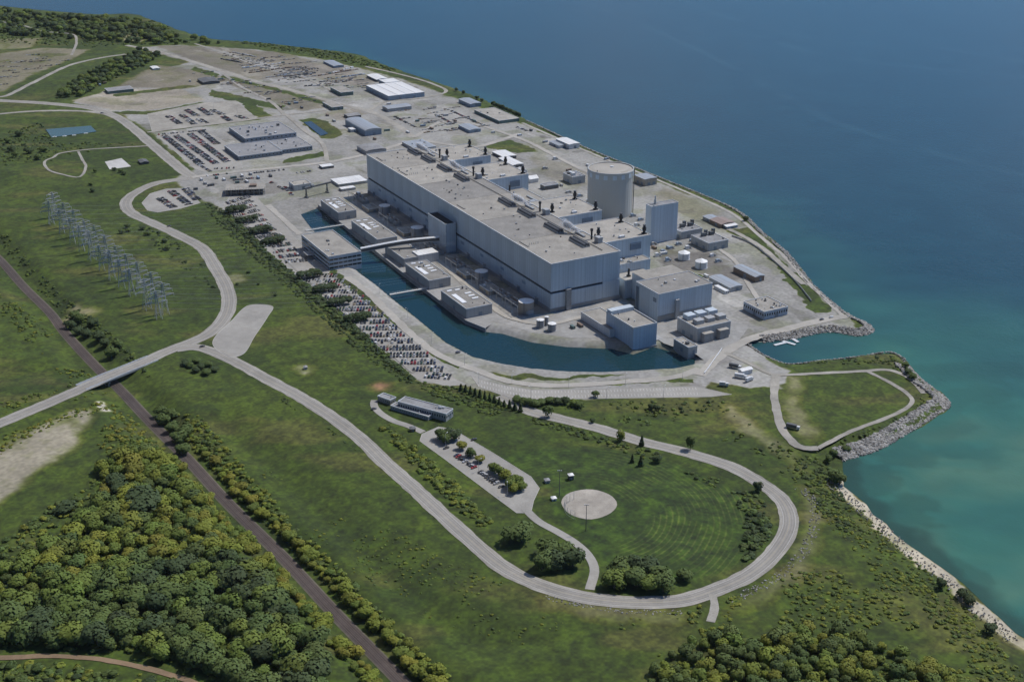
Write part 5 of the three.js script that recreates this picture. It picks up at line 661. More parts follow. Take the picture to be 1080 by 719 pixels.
one([[82.0,-854.6]], 4, 10, 2, 'pale young tree beside the road above the playing field'); one([[87.8,-822.1]], 3, 8, 3, 'narrow dark tree on the playing field, left of a pair', undefined, true); one([[93.5,-816.4]], 3.6, 9, 3, 'narrow dark tree on the playing field, right of a pair', undefined, true); one([[105.7,-822.1]], 4, 6, 3, 'low round tree on the playing field edge'); one([[171.5,-779.5]], 4.5, 9, 3, 'dark tree on the inner verge of the right hand bend');
one([[62.4,-884.5]], 2.6, 4, 3, 'small dark tree standing on the loop road verge'); one([[53.4,-910.9],[49.8,-914.3]], 4, 6, [0, 1], 'small tree pair on the grass under the empty car park', 'tree pair on grass'); one([[110.3,-909.2],[114.5,-905.9]], 3, 6, 3, 'dark tree pair in the meadow below the empty car park', 'dark meadow pair');
one([[-303.5,-751.4]], 8, 9, 3, 'lone round dark tree on the grass at the lower left'); one([[-251.1,-752.7]], 15, 17, 3, 'largest dark tree standing at the edge of the lower left wood'); one([[-277.9,-783.5],[-272.0,-774.3]], 8, 11, 3, 'dark tree in the pair above the largest tree of the wood', 'pair above the largest tree');
one([[-348.1,-1018.8],[-346.7,-1031.2],[-360.8,-1039.6],[-370.5,-1052.4]], 6, 9, [1, 3], 'dark tree by the railway just above the bridge', 'trees above the bridge'); one([[-408.1,-1087.9],[-395.1,-1074.3],[-385.5,-1065.5],[-385.8,-1083.3],[-400.5,-1097.1],[-408.7,-1106.4]], 6, 8, [1, 3], 'dark tree in the clump between railway and pylons', 'clump between railway and pylons');
one([[-273.1,-987.0],[-269.7,-996.8],[-263.1,-985.1],[-257.5,-988.9],[-250.6,-979.3],[-255.7,-973.6],[-266.1,-977.4],[-278.1,-990.9]], 4.5, 5, [3, 1], 'dark bushy tree on the grass inside the road fork', 'bushy trees in the road fork');
one([[-272.4,-894.2],[-263.3,-881.2],[-278.7,-907.6],[-254.4,-865.4],[-269.6,-900.9],[-246.4,-847.1],[-250.1,-874.9]], 7, 9, [1, 3], 'dark tree on the right bank of the railway below the bridge', 'trees below the bridge');
one([[264.8,-664.6],[276.2,-647.5],[278.2,-618.2],[275.0,-654.5]], 4.5, 7.5, 3, 'dark tree at the top of the beach', 'trees at the beach top'); one([[229.7,-798.7],[232.8,-794.6]], 6, 9, [1], 'tree at the landward end of the rock armour', 'trees at the end of the rock armour');
one([[332.0,-973.6],[332.5,-964.2],[333.4,-987.0]], 4, 6, [3, 1], 'small tree on the outer bend of the breakwater', 'trees on the breakwater bend'); one([[248.5,-841.1],[238.0,-835.2],[231.8,-826.4]], 4, 6, [3, 1], 'small tree where the rock armour meets the shore', 'trees beside the rock armour');
one(smooth([[-29.3,-1963.0],[-7.2,-1925.0],[11.3,-1888.2]], 6), 4, 8, 3, 'dark lakeside tree in the row behind the low dark warehouse', 'row behind the dark warehouse'); one([[-90.9,-2071.6],[-77.9,-2050.4],[-55.5,-2009.2],[-47.7,-1995.8]], 3.6, 6, 3, 'small lakeside tree on the shore left of the dark warehouse', 'shore trees'); one([[266.0,-1389.3]], 4, 6, 3, 'round dark shrub tree on the lake shore above the lawn');
one([[-494.9,-1580.5],[-533.7,-1589.2],[-523.0,-1533.6],[-512.0,-1505.1],[-512.0,-1598.1],[-501.0,-1589.2]], 3.5, 5, [3, 1], 'small dark tree dotted on the park grass', 'park trees'); one([[-430.7,-1365.4],[-431.4,-1345.4],[-425.9,-1352.0],[-411.9,-1358.6],[-401.4,-1338.8],[-376.3,-1313.2],[-367.0,-1288.3]], 4, 5, [3, 1], 'dark shrubby tree below the curving entrance road', 'shrubby trees by the entrance road');
one([[-698.2,-1779.8],[-677.4,-1692.0],[-650.9,-1682.1],[-633.8,-1692.0],[-700.9,-1742.7],[-628.3,-1653.3],[-661.9,-1662.8]], 7, 9, [1, 3], 'dark tree in the grove left of the pond', 'grove left of the pond');
// woods: the nearest trees one by one, the rest as one mass
const woods = [
  [[[-329.7,-641.8],[-288.2,-653.6],[-252.6,-669.8],[-202.7,-682.4],[-174.6,-691.0],[-140.6,-649.6],[-103.6,-587.4],[-96.8,-554.9],[-185.3,-562.8],[-214.9,-596.0],[-254.8,-602.9],[-313.7,-601.2]], 270, 7.4, 8.4, 12, [1, 1, 3, 1, 0], 'leafy tree in the lower dense wood left of the railway', 'lower dense wood'],
  [[[-343.2,-676.1],[-311.5,-686.7],[-290.1,-713.3],[-284.0,-776.9],[-297.3,-810.8],[-273.0,-835.2],[-235.9,-796.9],[-191.1,-727.3],[-170.2,-693.2],[-203.7,-686.7],[-253.9,-674.0],[-289.6,-657.6],[-331.2,-645.7]], 240, 7, 7, 10, [2, 0, 0, 4, 1, 2], 'leafy tree in the upper thinner wood left of the railway', 'upper wood'],
  [[[-308.2,-587.4],[-255.1,-587.4],[-227.5,-584.0],[-198.5,-574.1],[-178.3,-554.9],[-289.4,-539.6]], 30, 9, 4, 5, [1, 3], 'low tree below the brown path', 'low trees below the brown path'],
  [[[-281.1,-886.8],[-275.2,-886.8],[-193.1,-767.4],[-122.5,-662.5],[-65.4,-574.2],[-74.6,-561.3],[-124.2,-635.0],[-179.1,-713.1],[-238.6,-807.4]], 200, 4.6, 4.6, 6.5, [2, 4, 0, 2], 'tree in the strip along the left of the railway', 'strip left of the railway'],
  [[[-245.4,-850.8],[-233.3,-850.8],[-184.4,-780.4],[-116.8,-685.5],[-66.4,-618.2],[-25.6,-557.4],[-46.0,-557.4],[-75.2,-595.1],[-115.8,-656.5],[-155.0,-716.5],[-204.5,-791.0]], 330, 4.4, 4.8, 6.5, [2, 2, 0, 4], 'tree in the strip along the right of the railway', 'strip right of the railway'],
  [[[71.3,-554.9],[78.7,-577.3],[98.9,-604.7],[126.1,-611.9],[141.2,-604.7],[171.8,-621.0],[197.3,-611.9],[224.7,-592.5],[254.7,-554.9]], 230, 6, 5, 8, [0, 1, 2, 2, 1], 'tree in the wood at the lower right', 'wood at the lower right'],
  [[[-1557.6,-3173.1],[-1289.9,-2966.2],[-1136.0,-2898.4],[-1009.2,-2833.4],[-870.9,-2783.3],[-810.2,-2783.3],[-735.2,-2688.0],[-636.1,-2556.0],[-497.3,-2435.5],[-500.7,-2388.4],[-603.7,-2454.9],[-713.3,-2494.4],[-792.3,-2514.6],[-898.0,-2556.0],[-1025.9,-2598.6],[-1159.9,-2556.0]], 620, 8, 8, 11, [1, 3, 0], 'tree in the far shoreline wood', ''],
  [[[-721.6,-2016.0],[-736.8,-2160.5],[-718.2,-2307.7],[-697.6,-2435.5],[-648.8,-2397.7],[-654.6,-2273.4],[-684.3,-2145.2],[-688.3,-2029.6]], 130, 9, 6.5, 9, [1, 0, 3], 'tree in the wooded strip between the upper roads', ''],
];
const farTrees = [], hueName = ['mid green', 'deep green', 'yellow green', 'dark green', 'yellowish'];
for (const [P, n, gap, R, h, hues, label, group] of woods) scatterPts(P, n, gap).forEach(([x, z], i) => {
  if (offSheet(x, z) < 5 || distLine(x, z, RAIL) < 9 || shoreDist(x, z) < 6) return; const s = rr(0.55, 1.3), q = [x, z, R * s * rr(0.85, 1.1), h * s, pick(hues)];
  if (group && treeCount < 296 && rnd() < 0.26) plantTree(...q, hueName[q[4]] + ' ' + label, hueName[q[4]] + ' trees, ' + group); else farTrees.push(q);
});
function massed(name, list, geos, label, cat) {
  const m4 = new THREE.Matrix4(), Q = new THREE.Quaternion(), up = new THREE.Vector3(0, 1, 0), white = new THREE.MeshStandardMaterial({ color: 0xffffff, roughness: 0.85, side: THREE.DoubleSide });
  geos.forEach((g, k) => { const L = list.filter((_, i) => i % geos.length === k); if (!L.length) return; const im = new THREE.InstancedMesh(g, white, L.length); im.name = numbered(name); im.castShadow = im.receiveShadow = true; L.forEach(([x, z, R, h, hue], i) => { im.setMatrixAt(i, m4.compose(new THREE.Vector3(x, heightAt(x, z) - 0.1, z), Q.setFromAxisAngle(up, rnd() * 6.28), new THREE.Vector3(R, h, R))); const c = leafHue[hue], v = rr(0.8, 1.2); im.setColorAt(i, lin(c.r * v * rr(0.9, 1.1), c.g * v, c.b * v)); }); scene.add(stuff(im, label, cat)); });
}
massed('woodland', farTrees.map(([x, z, R, h, hue]) => [x, z, R, h * 0.62, hue]), crowns.slice(0, 4), 'mass of leafy tree crowns filling the woods', 'woodland');
// undergrowth, hedges and rough shrubs: uncountable
const under = [];
const rough = (P, n, R, hues, pad = 2.5, cut = 0) => scatterPts(P, n, 0.1).forEach(([x, z]) => { if (clearOf(x, z, pad) && fbm(x / 24, z / 24, 2) > cut && canalDist(x, z) > 2) { const r = R * rr(0.45, 1.5); under.push([x, z, r, r * rr(0.45, 0.85), pick(hues)]); } });
rough([[-345.8,-682.4],[-291.8,-803.8],[-279.2,-886.1],[-98.8,-570.8],[-173.2,-554.9],[-295.4,-554.9]], 2200, 2.4, [0, 1, 2, 1]);
rough([[-281.8,-910.9],[-240.6,-894.2],[-154.3,-751.4],[-31.2,-571.6],[-56.0,-554.9],[-144.8,-693.2],[-247.8,-847.1]], 1100, 2, [0, 2, 2, 1]);
rough([[-315.7,-910.9],[-292.2,-907.6],[-181.7,-727.3],[-172.9,-682.4],[-261.1,-790.2],[-311.6,-847.1]], 420, 1.8, [2, 4, 0]);
rough([[89.9,-632.2],[184.8,-682.4],[250.4,-682.4],[290.1,-596.0],[275.1,-554.9],[71.3,-554.9]], 2200, 1.4, [0, 2, 2, 1], 2.5, 0.46);
rough([[230.9,-834.1],[238.3,-778.6],[262.9,-683.9],[288.1,-597.3],[269.2,-597.3],[230.2,-673.4],[206.2,-753.1]], 600, 1.2, [0, 2, 1], 2.5, 0.45);
rough([[-367.0,-1466.0],[-352.3,-1466.0],[-258.2,-1294.5],[-177.0,-1140.1],[-116.7,-1031.2],[-79.0,-968.0],[-85.6,-949.5],[-132.0,-1018.8],[-199.6,-1140.1],[-278.0,-1276.2],[-340.0,-1392.8]], 900, 1.6, [1, 3, 3], 1.2); rough([[-356.8,-1466.0],[-348.4,-1458.4],[-253.1,-1282.3],[-205.4,-1191.4],[-159.2,-1106.4],[-114.2,-1022.9],[-78.9,-966.1],[-83.2,-960.5],[-116.8,-1014.7],[-161.9,-1092.5],[-209.1,-1178.2],[-255.9,-1264.3],[-323.8,-1392.8]], 700, 2.6, [3, 1, 3], 1);
rough([[-102.7,-847.1],[-67.4,-796.9],[-25.1,-727.3],[0.0,-691.0],[-12.1,-693.2],[-44.3,-736.8],[-80.6,-792.9]], 260, 2.2, [0, 2, 1], 4); rough([[-101.8,-874.9],[-93.3,-878.0],[-33.0,-776.9],[-12.7,-736.8],[-22.0,-732.0],[-60.7,-796.9]], 230, 2.4, [0, 1, 2], 3);
rough([[-46.7,-949.5],[15.0,-907.6],[44.0,-884.5],[124.6,-823.5],[173.8,-770.4],[172.3,-727.3],[155.0,-682.4],[159.8,-727.3],[151.9,-776.9],[110.1,-817.8],[36.2,-870.1],[-30.3,-919.5]], 520, 1.5, [0, 1, 3], 2.5, 0.45); rough([[160.8,-751.4],[173.8,-745.3],[169.1,-709.9],[149.4,-684.6],[144.8,-693.2]], 90, 2.8, [1, 3], 3);
rough([[-78.5,-960.5],[-47.1,-960.5],[0.0,-910.9],[-14.8,-894.2],[-69.2,-936.9]], 240, 1.5, [1, 0, 3], 2); rough([[37.9,-921.2],[167.4,-924.7],[205.4,-847.1],[217.2,-803.8],[200.8,-790.2],[155.8,-847.1],[80.8,-886.1],[44.7,-900.9]], 330, 1.5, [0, 1, 3], 3, 0.5);
rough([[205.4,-847.1],[230.4,-832.2],[231.1,-776.9],[225.6,-727.3],[213.1,-727.3],[207.5,-790.2]], 260, 1.5, [0, 1, 3], 3); rough([[-555.1,-1213.1],[-516.9,-1213.1],[-312.9,-928.1],[-330.7,-910.9],[-479.4,-1111.1],[-514.9,-1111.1]], 520, 1.6, [0, 2, 1], 2, 0.45); rough([[-554.8,-1316.3],[-430.0,-1123.0],[-299.4,-964.2],[-317.5,-1002.7],[-446.3,-1173.0],[-572.8,-1365.4]], 330, 1.7, [1, 3, 0], 2, 0.4);
rough([[-416.6,-1417.7],[-291.9,-1213.1],[-271.2,-1135.2],[-325.4,-1213.1],[-404.9,-1332.3]], 130, 1.8, [1, 3], 3, 0.5); rough([[-409.0,-919.5],[-327.2,-979.3],[-320.4,-955.0],[-393.8,-878.0]], 180, 1.5, [2, 0], 5); rough([[-388.0,-862.3],[-333.3,-919.5],[-307.7,-936.9],[-295.4,-919.5],[-352.6,-886.1],[-376.9,-832.2]], 160, 1.4, [2, 4, 0], 5);
rough([[-777.1,-2734.9],[-506.5,-2484.4],[-197.4,-2223.7],[-201.4,-2273.4],[-360.4,-2454.9],[-519.8,-2535.2],[-769.7,-2783.3]], 600, 2.5, [1, 3, 0], 2); rough([[-1121.6,-2859.1],[-783.4,-2758.9],[-624.1,-2504.5],[-792.9,-2454.9],[-991.3,-2504.5]], 900, 2.6, [1, 3, 0], 2); rough([[-721.6,-2016.0],[-733.6,-2176.0],[-697.6,-2435.5],[-644.2,-2379.2],[-679.8,-2130.1]], 400, 2.6, [1, 0, 2], 2); rough([[-731.1,-1796.2],[-700.1,-1864.4],[-632.4,-1742.7],[-500.6,-1742.7],[-607.9,-1667.6],[-609.5,-1634.5],[-666.6,-1620.7]], 300, 2, [1, 3, 0], 2);
rough([[242.6,-994.8],[337.1,-1014.7],[340.7,-992.8],[340.0,-955.0],[339.7,-928.1],[307.2,-894.2],[247.1,-844.1],[230.4,-832.2],[247.9,-862.3],[312.9,-914.3],[327.7,-931.6],[328.0,-968.0],[319.2,-979.3],[323.5,-994.8]], 260, 1.3, [1, 0, 3], 1.5); rough([[-285.6,-910.9],[-75.2,-727.3],[33.7,-632.2],[89.9,-632.2],[32.2,-596.0],[-68.2,-641.8],[-184.9,-776.9]], 700, 0.9, [0, 1, 2], 4, 0.55); rough([[-236.9,-1006.7],[-113.3,-847.1],[-80.9,-796.9],[-181.8,-919.5]], 120, 1, [1, 3], 4, 0.5);
massed('undergrowth', under, bushes, 'rough shrubs and undergrowth on banks, verges and clearings', 'undergrowth');
one([[-272.2,-1186.1],[-267.1,-1218.6],[-251.6,-1186.1],[-229.4,-1155.1]], 2.2, 2.5, [3, 1], 'small dark shrub tree on the slope below the hedge', 'shrub trees on the slope');

// ---------- cars ----------
const carBody = (L, W, H, van) => {
  const s = new THREE.Shape(), l = L / 2; s.moveTo(-l, 0.35); s.lineTo(l, 0.35); s.lineTo(l, van ? 0.95 : 0.72); s.lineTo(l * (van ? 0.72 : 0.5), van ? 1.05 : 0.92); s.lineTo(-l * 0.96, 0.95); s.lineTo(-l, 0.7);
  const g = new THREE.ExtrudeGeometry(s, { depth: W - 0.16, bevelEnabled: true, bevelThickness: 0.08, bevelSize: 0.06, bevelSegments: 1 }); g.translate(0, 0, -(W - 0.16) / 2); return g.index ? g.toNonIndexed() : g;
};
const cabin = (L, W, H, van) => { const s = new THREE.Shape(), l = L / 2; s.moveTo(-l * (van ? 0.94 : 0.82), 0.9); s.lineTo(l * (van ? 0.66 : 0.46), 0.9); s.lineTo(l * (van ? 0.4 : 0.16), H - 0.06); s.lineTo(-l * (van ? 0.88 : 0.5), H - 0.06); const g = new THREE.ExtrudeGeometry(s, { depth: W - 0.3, bevelEnabled: false }); g.translate(0, 0, -(W - 0.3) / 2); return g; };
const carTop = (L, W, H, van) => bx(L * (van ? 0.6 : 0.3), 0.07, W - 0.34, L * (van ? -0.13 : -0.085), H - 0.06, 0);
const wheelG = (() => { const g = new THREE.CylinderGeometry(0.33, 0.33, 0.22, 10); g.rotateX(Math.PI / 2); return g; })();
const kinds = [[4.7, 1.8, 1.45, false], [4.8, 1.9, 1.75, true]], cg = kinds.map((k) => ({ b: carBody(...k), c: cabin(...k), t: carTop(...k) }));
const paints = [['black', 0.012, 0.012, 0.014], ['dark blue', 0.015, 0.03, 0.08], ['white', 0.75, 0.75, 0.74], ['silver', 0.42, 0.43, 0.44], ['grey', 0.16, 0.165, 0.17], ['red', 0.3, 0.02, 0.02], ['dark green', 0.02, 0.06, 0.035], ['dark grey', 0.05, 0.052, 0.056], ['tan', 0.32, 0.26, 0.17]].map((p) => [p[0], new THREE.MeshPhysicalMaterial({ color: lin(p[1], p[2], p[3]), roughness: 0.35, clearcoat: 0.6, clearcoatRoughness: 0.1 }), p]);
const paintPick = [0, 0, 0, 1, 1, 2, 3, 3, 4, 4, 5, 6, 7, 7, 7, 8];
const tyreM = mat(0.02, 0.02, 0.02, 0.9), cars = [], spots = [];
const ordW = 'first second third fourth fifth sixth seventh eighth ninth tenth eleventh twelfth thirteenth fourteenth fifteenth sixteenth seventeenth eighteenth nineteenth twentieth'.split(' '), ordN = (i) => ordW[i] ?? 'later';
function carRow(a, b, fill, lot, row, end, side = 0) {   // a row of side-by-side cars from a to b
  const dx = b[0] - a[0], dz = b[1] - a[1], l = Math.hypot(dx, dz), n = Math.floor(l / 2.75), rot = -Math.atan2(dz, dx) + Math.PI / 2; let k = 0;
  for (let i = 0; i < n; i++) { if (rnd() > fill) { rnd(); rnd(); continue; } const t = (i + 0.5) / n; spots.push({ x: a[0] + dx * t - dz / l * side, z: a[1] + dz * t + dx / l * side, rot: rot + (rnd() < 0.5 ? Math.PI : 0) + rr(-0.03, 0.03), p: pick(paintPick), v: rnd() < 0.42 ? 1 : 0, lot, row, i: k++, end }); }
}
const both = (a, b, fill, lot, row, end) => { carRow(a, b, fill, lot, row + ', upper line', end, -2.7); carRow(a, b, fill, lot, row + ', lower line', end, 2.7); };
{ // canal side car park, rows counted from the near end
  const at = (L, t) => { const f = t * (L.length - 1), k = Math.min(L.length - 2, Math.floor(f)); return [lerp(L[k][0], L[k + 1][0], f - k), lerp(L[k][1], L[k + 1][1], f - k)]; };
  const run = (Lf, Rt, fill, lot) => { const a = smooth(Lf, 17.2), n = a.length, b = smooth(Rt, 4); a.forEach((p, i) => both(at(b, i / (n - 1)), p, fill, lot, ordN(i) + ' row', 'from the canal')); };
  run([[-73.0,-971.7],[-112.4,-1020.9],[-145.5,-1078.8],[-189.9,-1167.8],[-214.4,-1213.1]], [[-50.6,-968.0],[-77.1,-1025.0],[-109.7,-1085.6],[-151.9,-1167.8],[-175.8,-1210.3]], 0.92, 'canal car park');
  run([[-236.2,-1252.6],[-275.9,-1319.5],[-318.8,-1399.9],[-338.7,-1454.6]], [[-213.4,-1258.5],[-243.0,-1319.5],[-281.3,-1396.3],[-317.6,-1485.3]], 0.9, 'far canal car park');
  const tr = scene.children.filter((o) => o.userData.group?.startsWith('clump ')).map((o) => o.position); for (let i = spots.length - 1; i >= 0; i--) if (tr.some((p) => Math.hypot(p.x - spots[i].x, p.z - spots[i].z) < 5.5)) spots.splice(i, 1);
}
[[[[-49.4,-844.1],[-4.6,-782.2]], 'island car park']].forEach(([p, lot]) => carRow(p[0], p[1], 0.6, lot, 'island row', 'from the building', 0.5));
[[-493.4,-1779.8],[-405.2,-1625.3],[-476.7,-1779.8],[-388.0,-1631.7],[-459.0,-1790.7],[-374.1,-1639.2],[-447.9,-1807.2],[-407.5,-1732.3]].forEach((p, i, A) => { if (i % 2 === 0) both(p, A[i + 1], 0.88, 'the crowded car park', ordN(i / 2) + ' long row', 'from its upper end'); });
carRow(...[[-503.6,-1785.2],[-440.9,-1812.8]], 0.8, 'the crowded car park', 'the top row', 'from the left');
[[-516.4,-1897.3],[-485.9,-1846.9],[-498.7,-1906.4],[-465.1,-1846.9],[-499.5,-1940.7],[-472.3,-1897.3],[-466.8,-1879.2],[-449.7,-1852.7],[-481.3,-1950.2],[-453.7,-1903.4],[-459.7,-1937.5],[-435.8,-1906.4],[-435.3,-1897.3],[-416.5,-1867.4],[-414.6,-1900.3],[-394.9,-1879.2]].forEach((p, i, A) => { if (i % 2 === 0) both(p, A[i + 1], 0.75, 'the upper gravel car park', ordN(i / 2) + ' short row', 'from its upper end'); });
[[-423.0,-1477.5],[-396.7,-1439.6],[-416.6,-1507.1],[-380.0,-1448.9],[-401.6,-1517.2],[-375.8,-1469.8]].forEach((p, i, A) => { if (i % 2 === 0) both(p, A[i + 1], 0.8, 'the car park in the road bend', ordN(i / 2) + ' row', 'from its upper end'); });
[[-176.2,-1894.3],[-140.4,-1829.7],[-117.5,-1912.6],[-86.1,-1846.9],[-92.5,-1931.2],[-38.7,-1835.4],[6.9,-1829.7],[21.8,-1807.2],[-417.8,-1639.2],[-386.7,-1593.7],[-385.9,-1607.1],[-356.2,-1611.6],[-390.4,-1571.8],[-363.0,-1584.8],[-350.9,-1554.6],[-317.5,-1567.4],[-336.4,-1584.8],[-293.3,-1602.6],[-301.9,-1546.2],[-278.7,-1513.2],[-278.3,-1584.8],[-256.0,-1598.1],[-280.7,-1525.4],[-265.6,-1489.2]].forEach((p, i, A) => { if (i % 2 === 0) carRow(p, A[i + 1], 0.7, 'the yards beyond the hall', ordN(i / 2) + ' yard row', 'from the far end'); });
for (const [p, l] of [[[[-272.5,-1031.2]], 'dark car driving at the road fork'], [[[-47.0,-1018.8]], 'dark blue car on the pale canal bank road'], [[[-28.6,-856.2]], 'dark car on the drive above the island car park'], [[[-621.4,-1915.7]], 'dark vehicle on the main road at the upper left'], [[[286.4,-1093.6]], 'dark car parked at the root of the breakwater, left'], [[[296.5,-1099.4]], 'white car parked at the root of the breakwater, right'], [[[-109.4,-907.6]], 'dark van outside the end of the recreation building'], [[[-384.8,-1368.7]], 'dark car on the verge of the entrance road bend']]) spots.push({ x: p[0][0], z: p[0][1], rot: 0.6, p: l.includes('white') ? 2 : l.includes('blue') ? 1 : 7, v: 0, label: l });
spots.sort((a, b) => (b.label ? 1 : 0) - (a.label ? 1 : 0) || b.z - a.z);
const proto = new Map();
spots.slice(0, 296).forEach((s) => {
  const key = s.p + '_' + s.v, k = kinds[s.v]; let T;
  if (!proto.has(key)) { T = new THREE.Group(); addMesh('body', cg[s.v].b, paints[s.p][1], T); addMesh('window_band', cg[s.v].c, BM.glass, T); addMesh('car_roof', cg[s.v].t, paints[s.p][1], T); for (const [e, f] of [[1, 1], [1, -1], [-1, 1], [-1, -1]]) addMesh('wheel', wheelG, tyreM, T).position.set(e * k[0] * 0.31, 0.33, f * (k[1] / 2 - 0.12)); proto.set(key, T); } else T = proto.get(key).clone();
  T.name = numbered(s.v ? 'parked_van' : 'parked_car'); T.position.set(s.x, s.label ? 0.29 : 0.1, s.z); T.rotation.y = s.rot; scene.add(T);
  T.userData = { label: s.label ?? paints[s.p][0] + (s.v ? ' van ' : ' car ') + ordN(s.i) + ' ' + s.end + ', ' + s.row + ', ' + s.lot, category: s.v ? 'van' : 'car', group: s.label ? undefined : 'cars in ' + s.lot };
});
{
  const rest = spots.slice(296), g0 = mergeGeometries([cg[0].b, cg[0].c, cg[0].t].map((g) => { g = g.index ? g.toNonIndexed() : g.clone(); g.deleteAttribute('uv'); return g; })), n = g0.attributes.position.count, col = new Float32Array(n * 3).fill(1), i0 = cg[0].b.attributes.position.count, cc = cg[0].c.index ? cg[0].c.toNonIndexed() : cg[0].c;
  for (let i = i0; i < i0 + cc.attributes.position.count; i++) col[i * 3] = col[i * 3 + 1] = col[i * 3 + 2] = 0.12; g0.setAttribute('color', new THREE.BufferAttribute(col, 3));
  const im = new THREE.InstancedMesh(g0, new THREE.MeshStandardMaterial({ color: 0xffffff, vertexColors: true, roughness: 0.4 }), rest.length), m4 = new THREE.Matrix4(), Q = new THREE.Quaternion(), up = new THREE.Vector3(0, 1, 0); im.name = 'distant_parked_cars'; im.castShadow = im.receiveShadow = true;
  rest.forEach((s, i) => { im.setMatrixAt(i, m4.compose(new THREE.Vector3(s.x, -0.1, s.z), Q.setFromAxisAngle(up, s.rot), new THREE.Vector3(1, s.v ? 1.15 : 1, 1))); const p = paints[s.p][2]; im.setColorAt(i, lin(p[1], p[2], p[3])); });
  scene.add(stuff(im, 'hundreds of small parked cars filling the farther car parks', 'cars'));
}

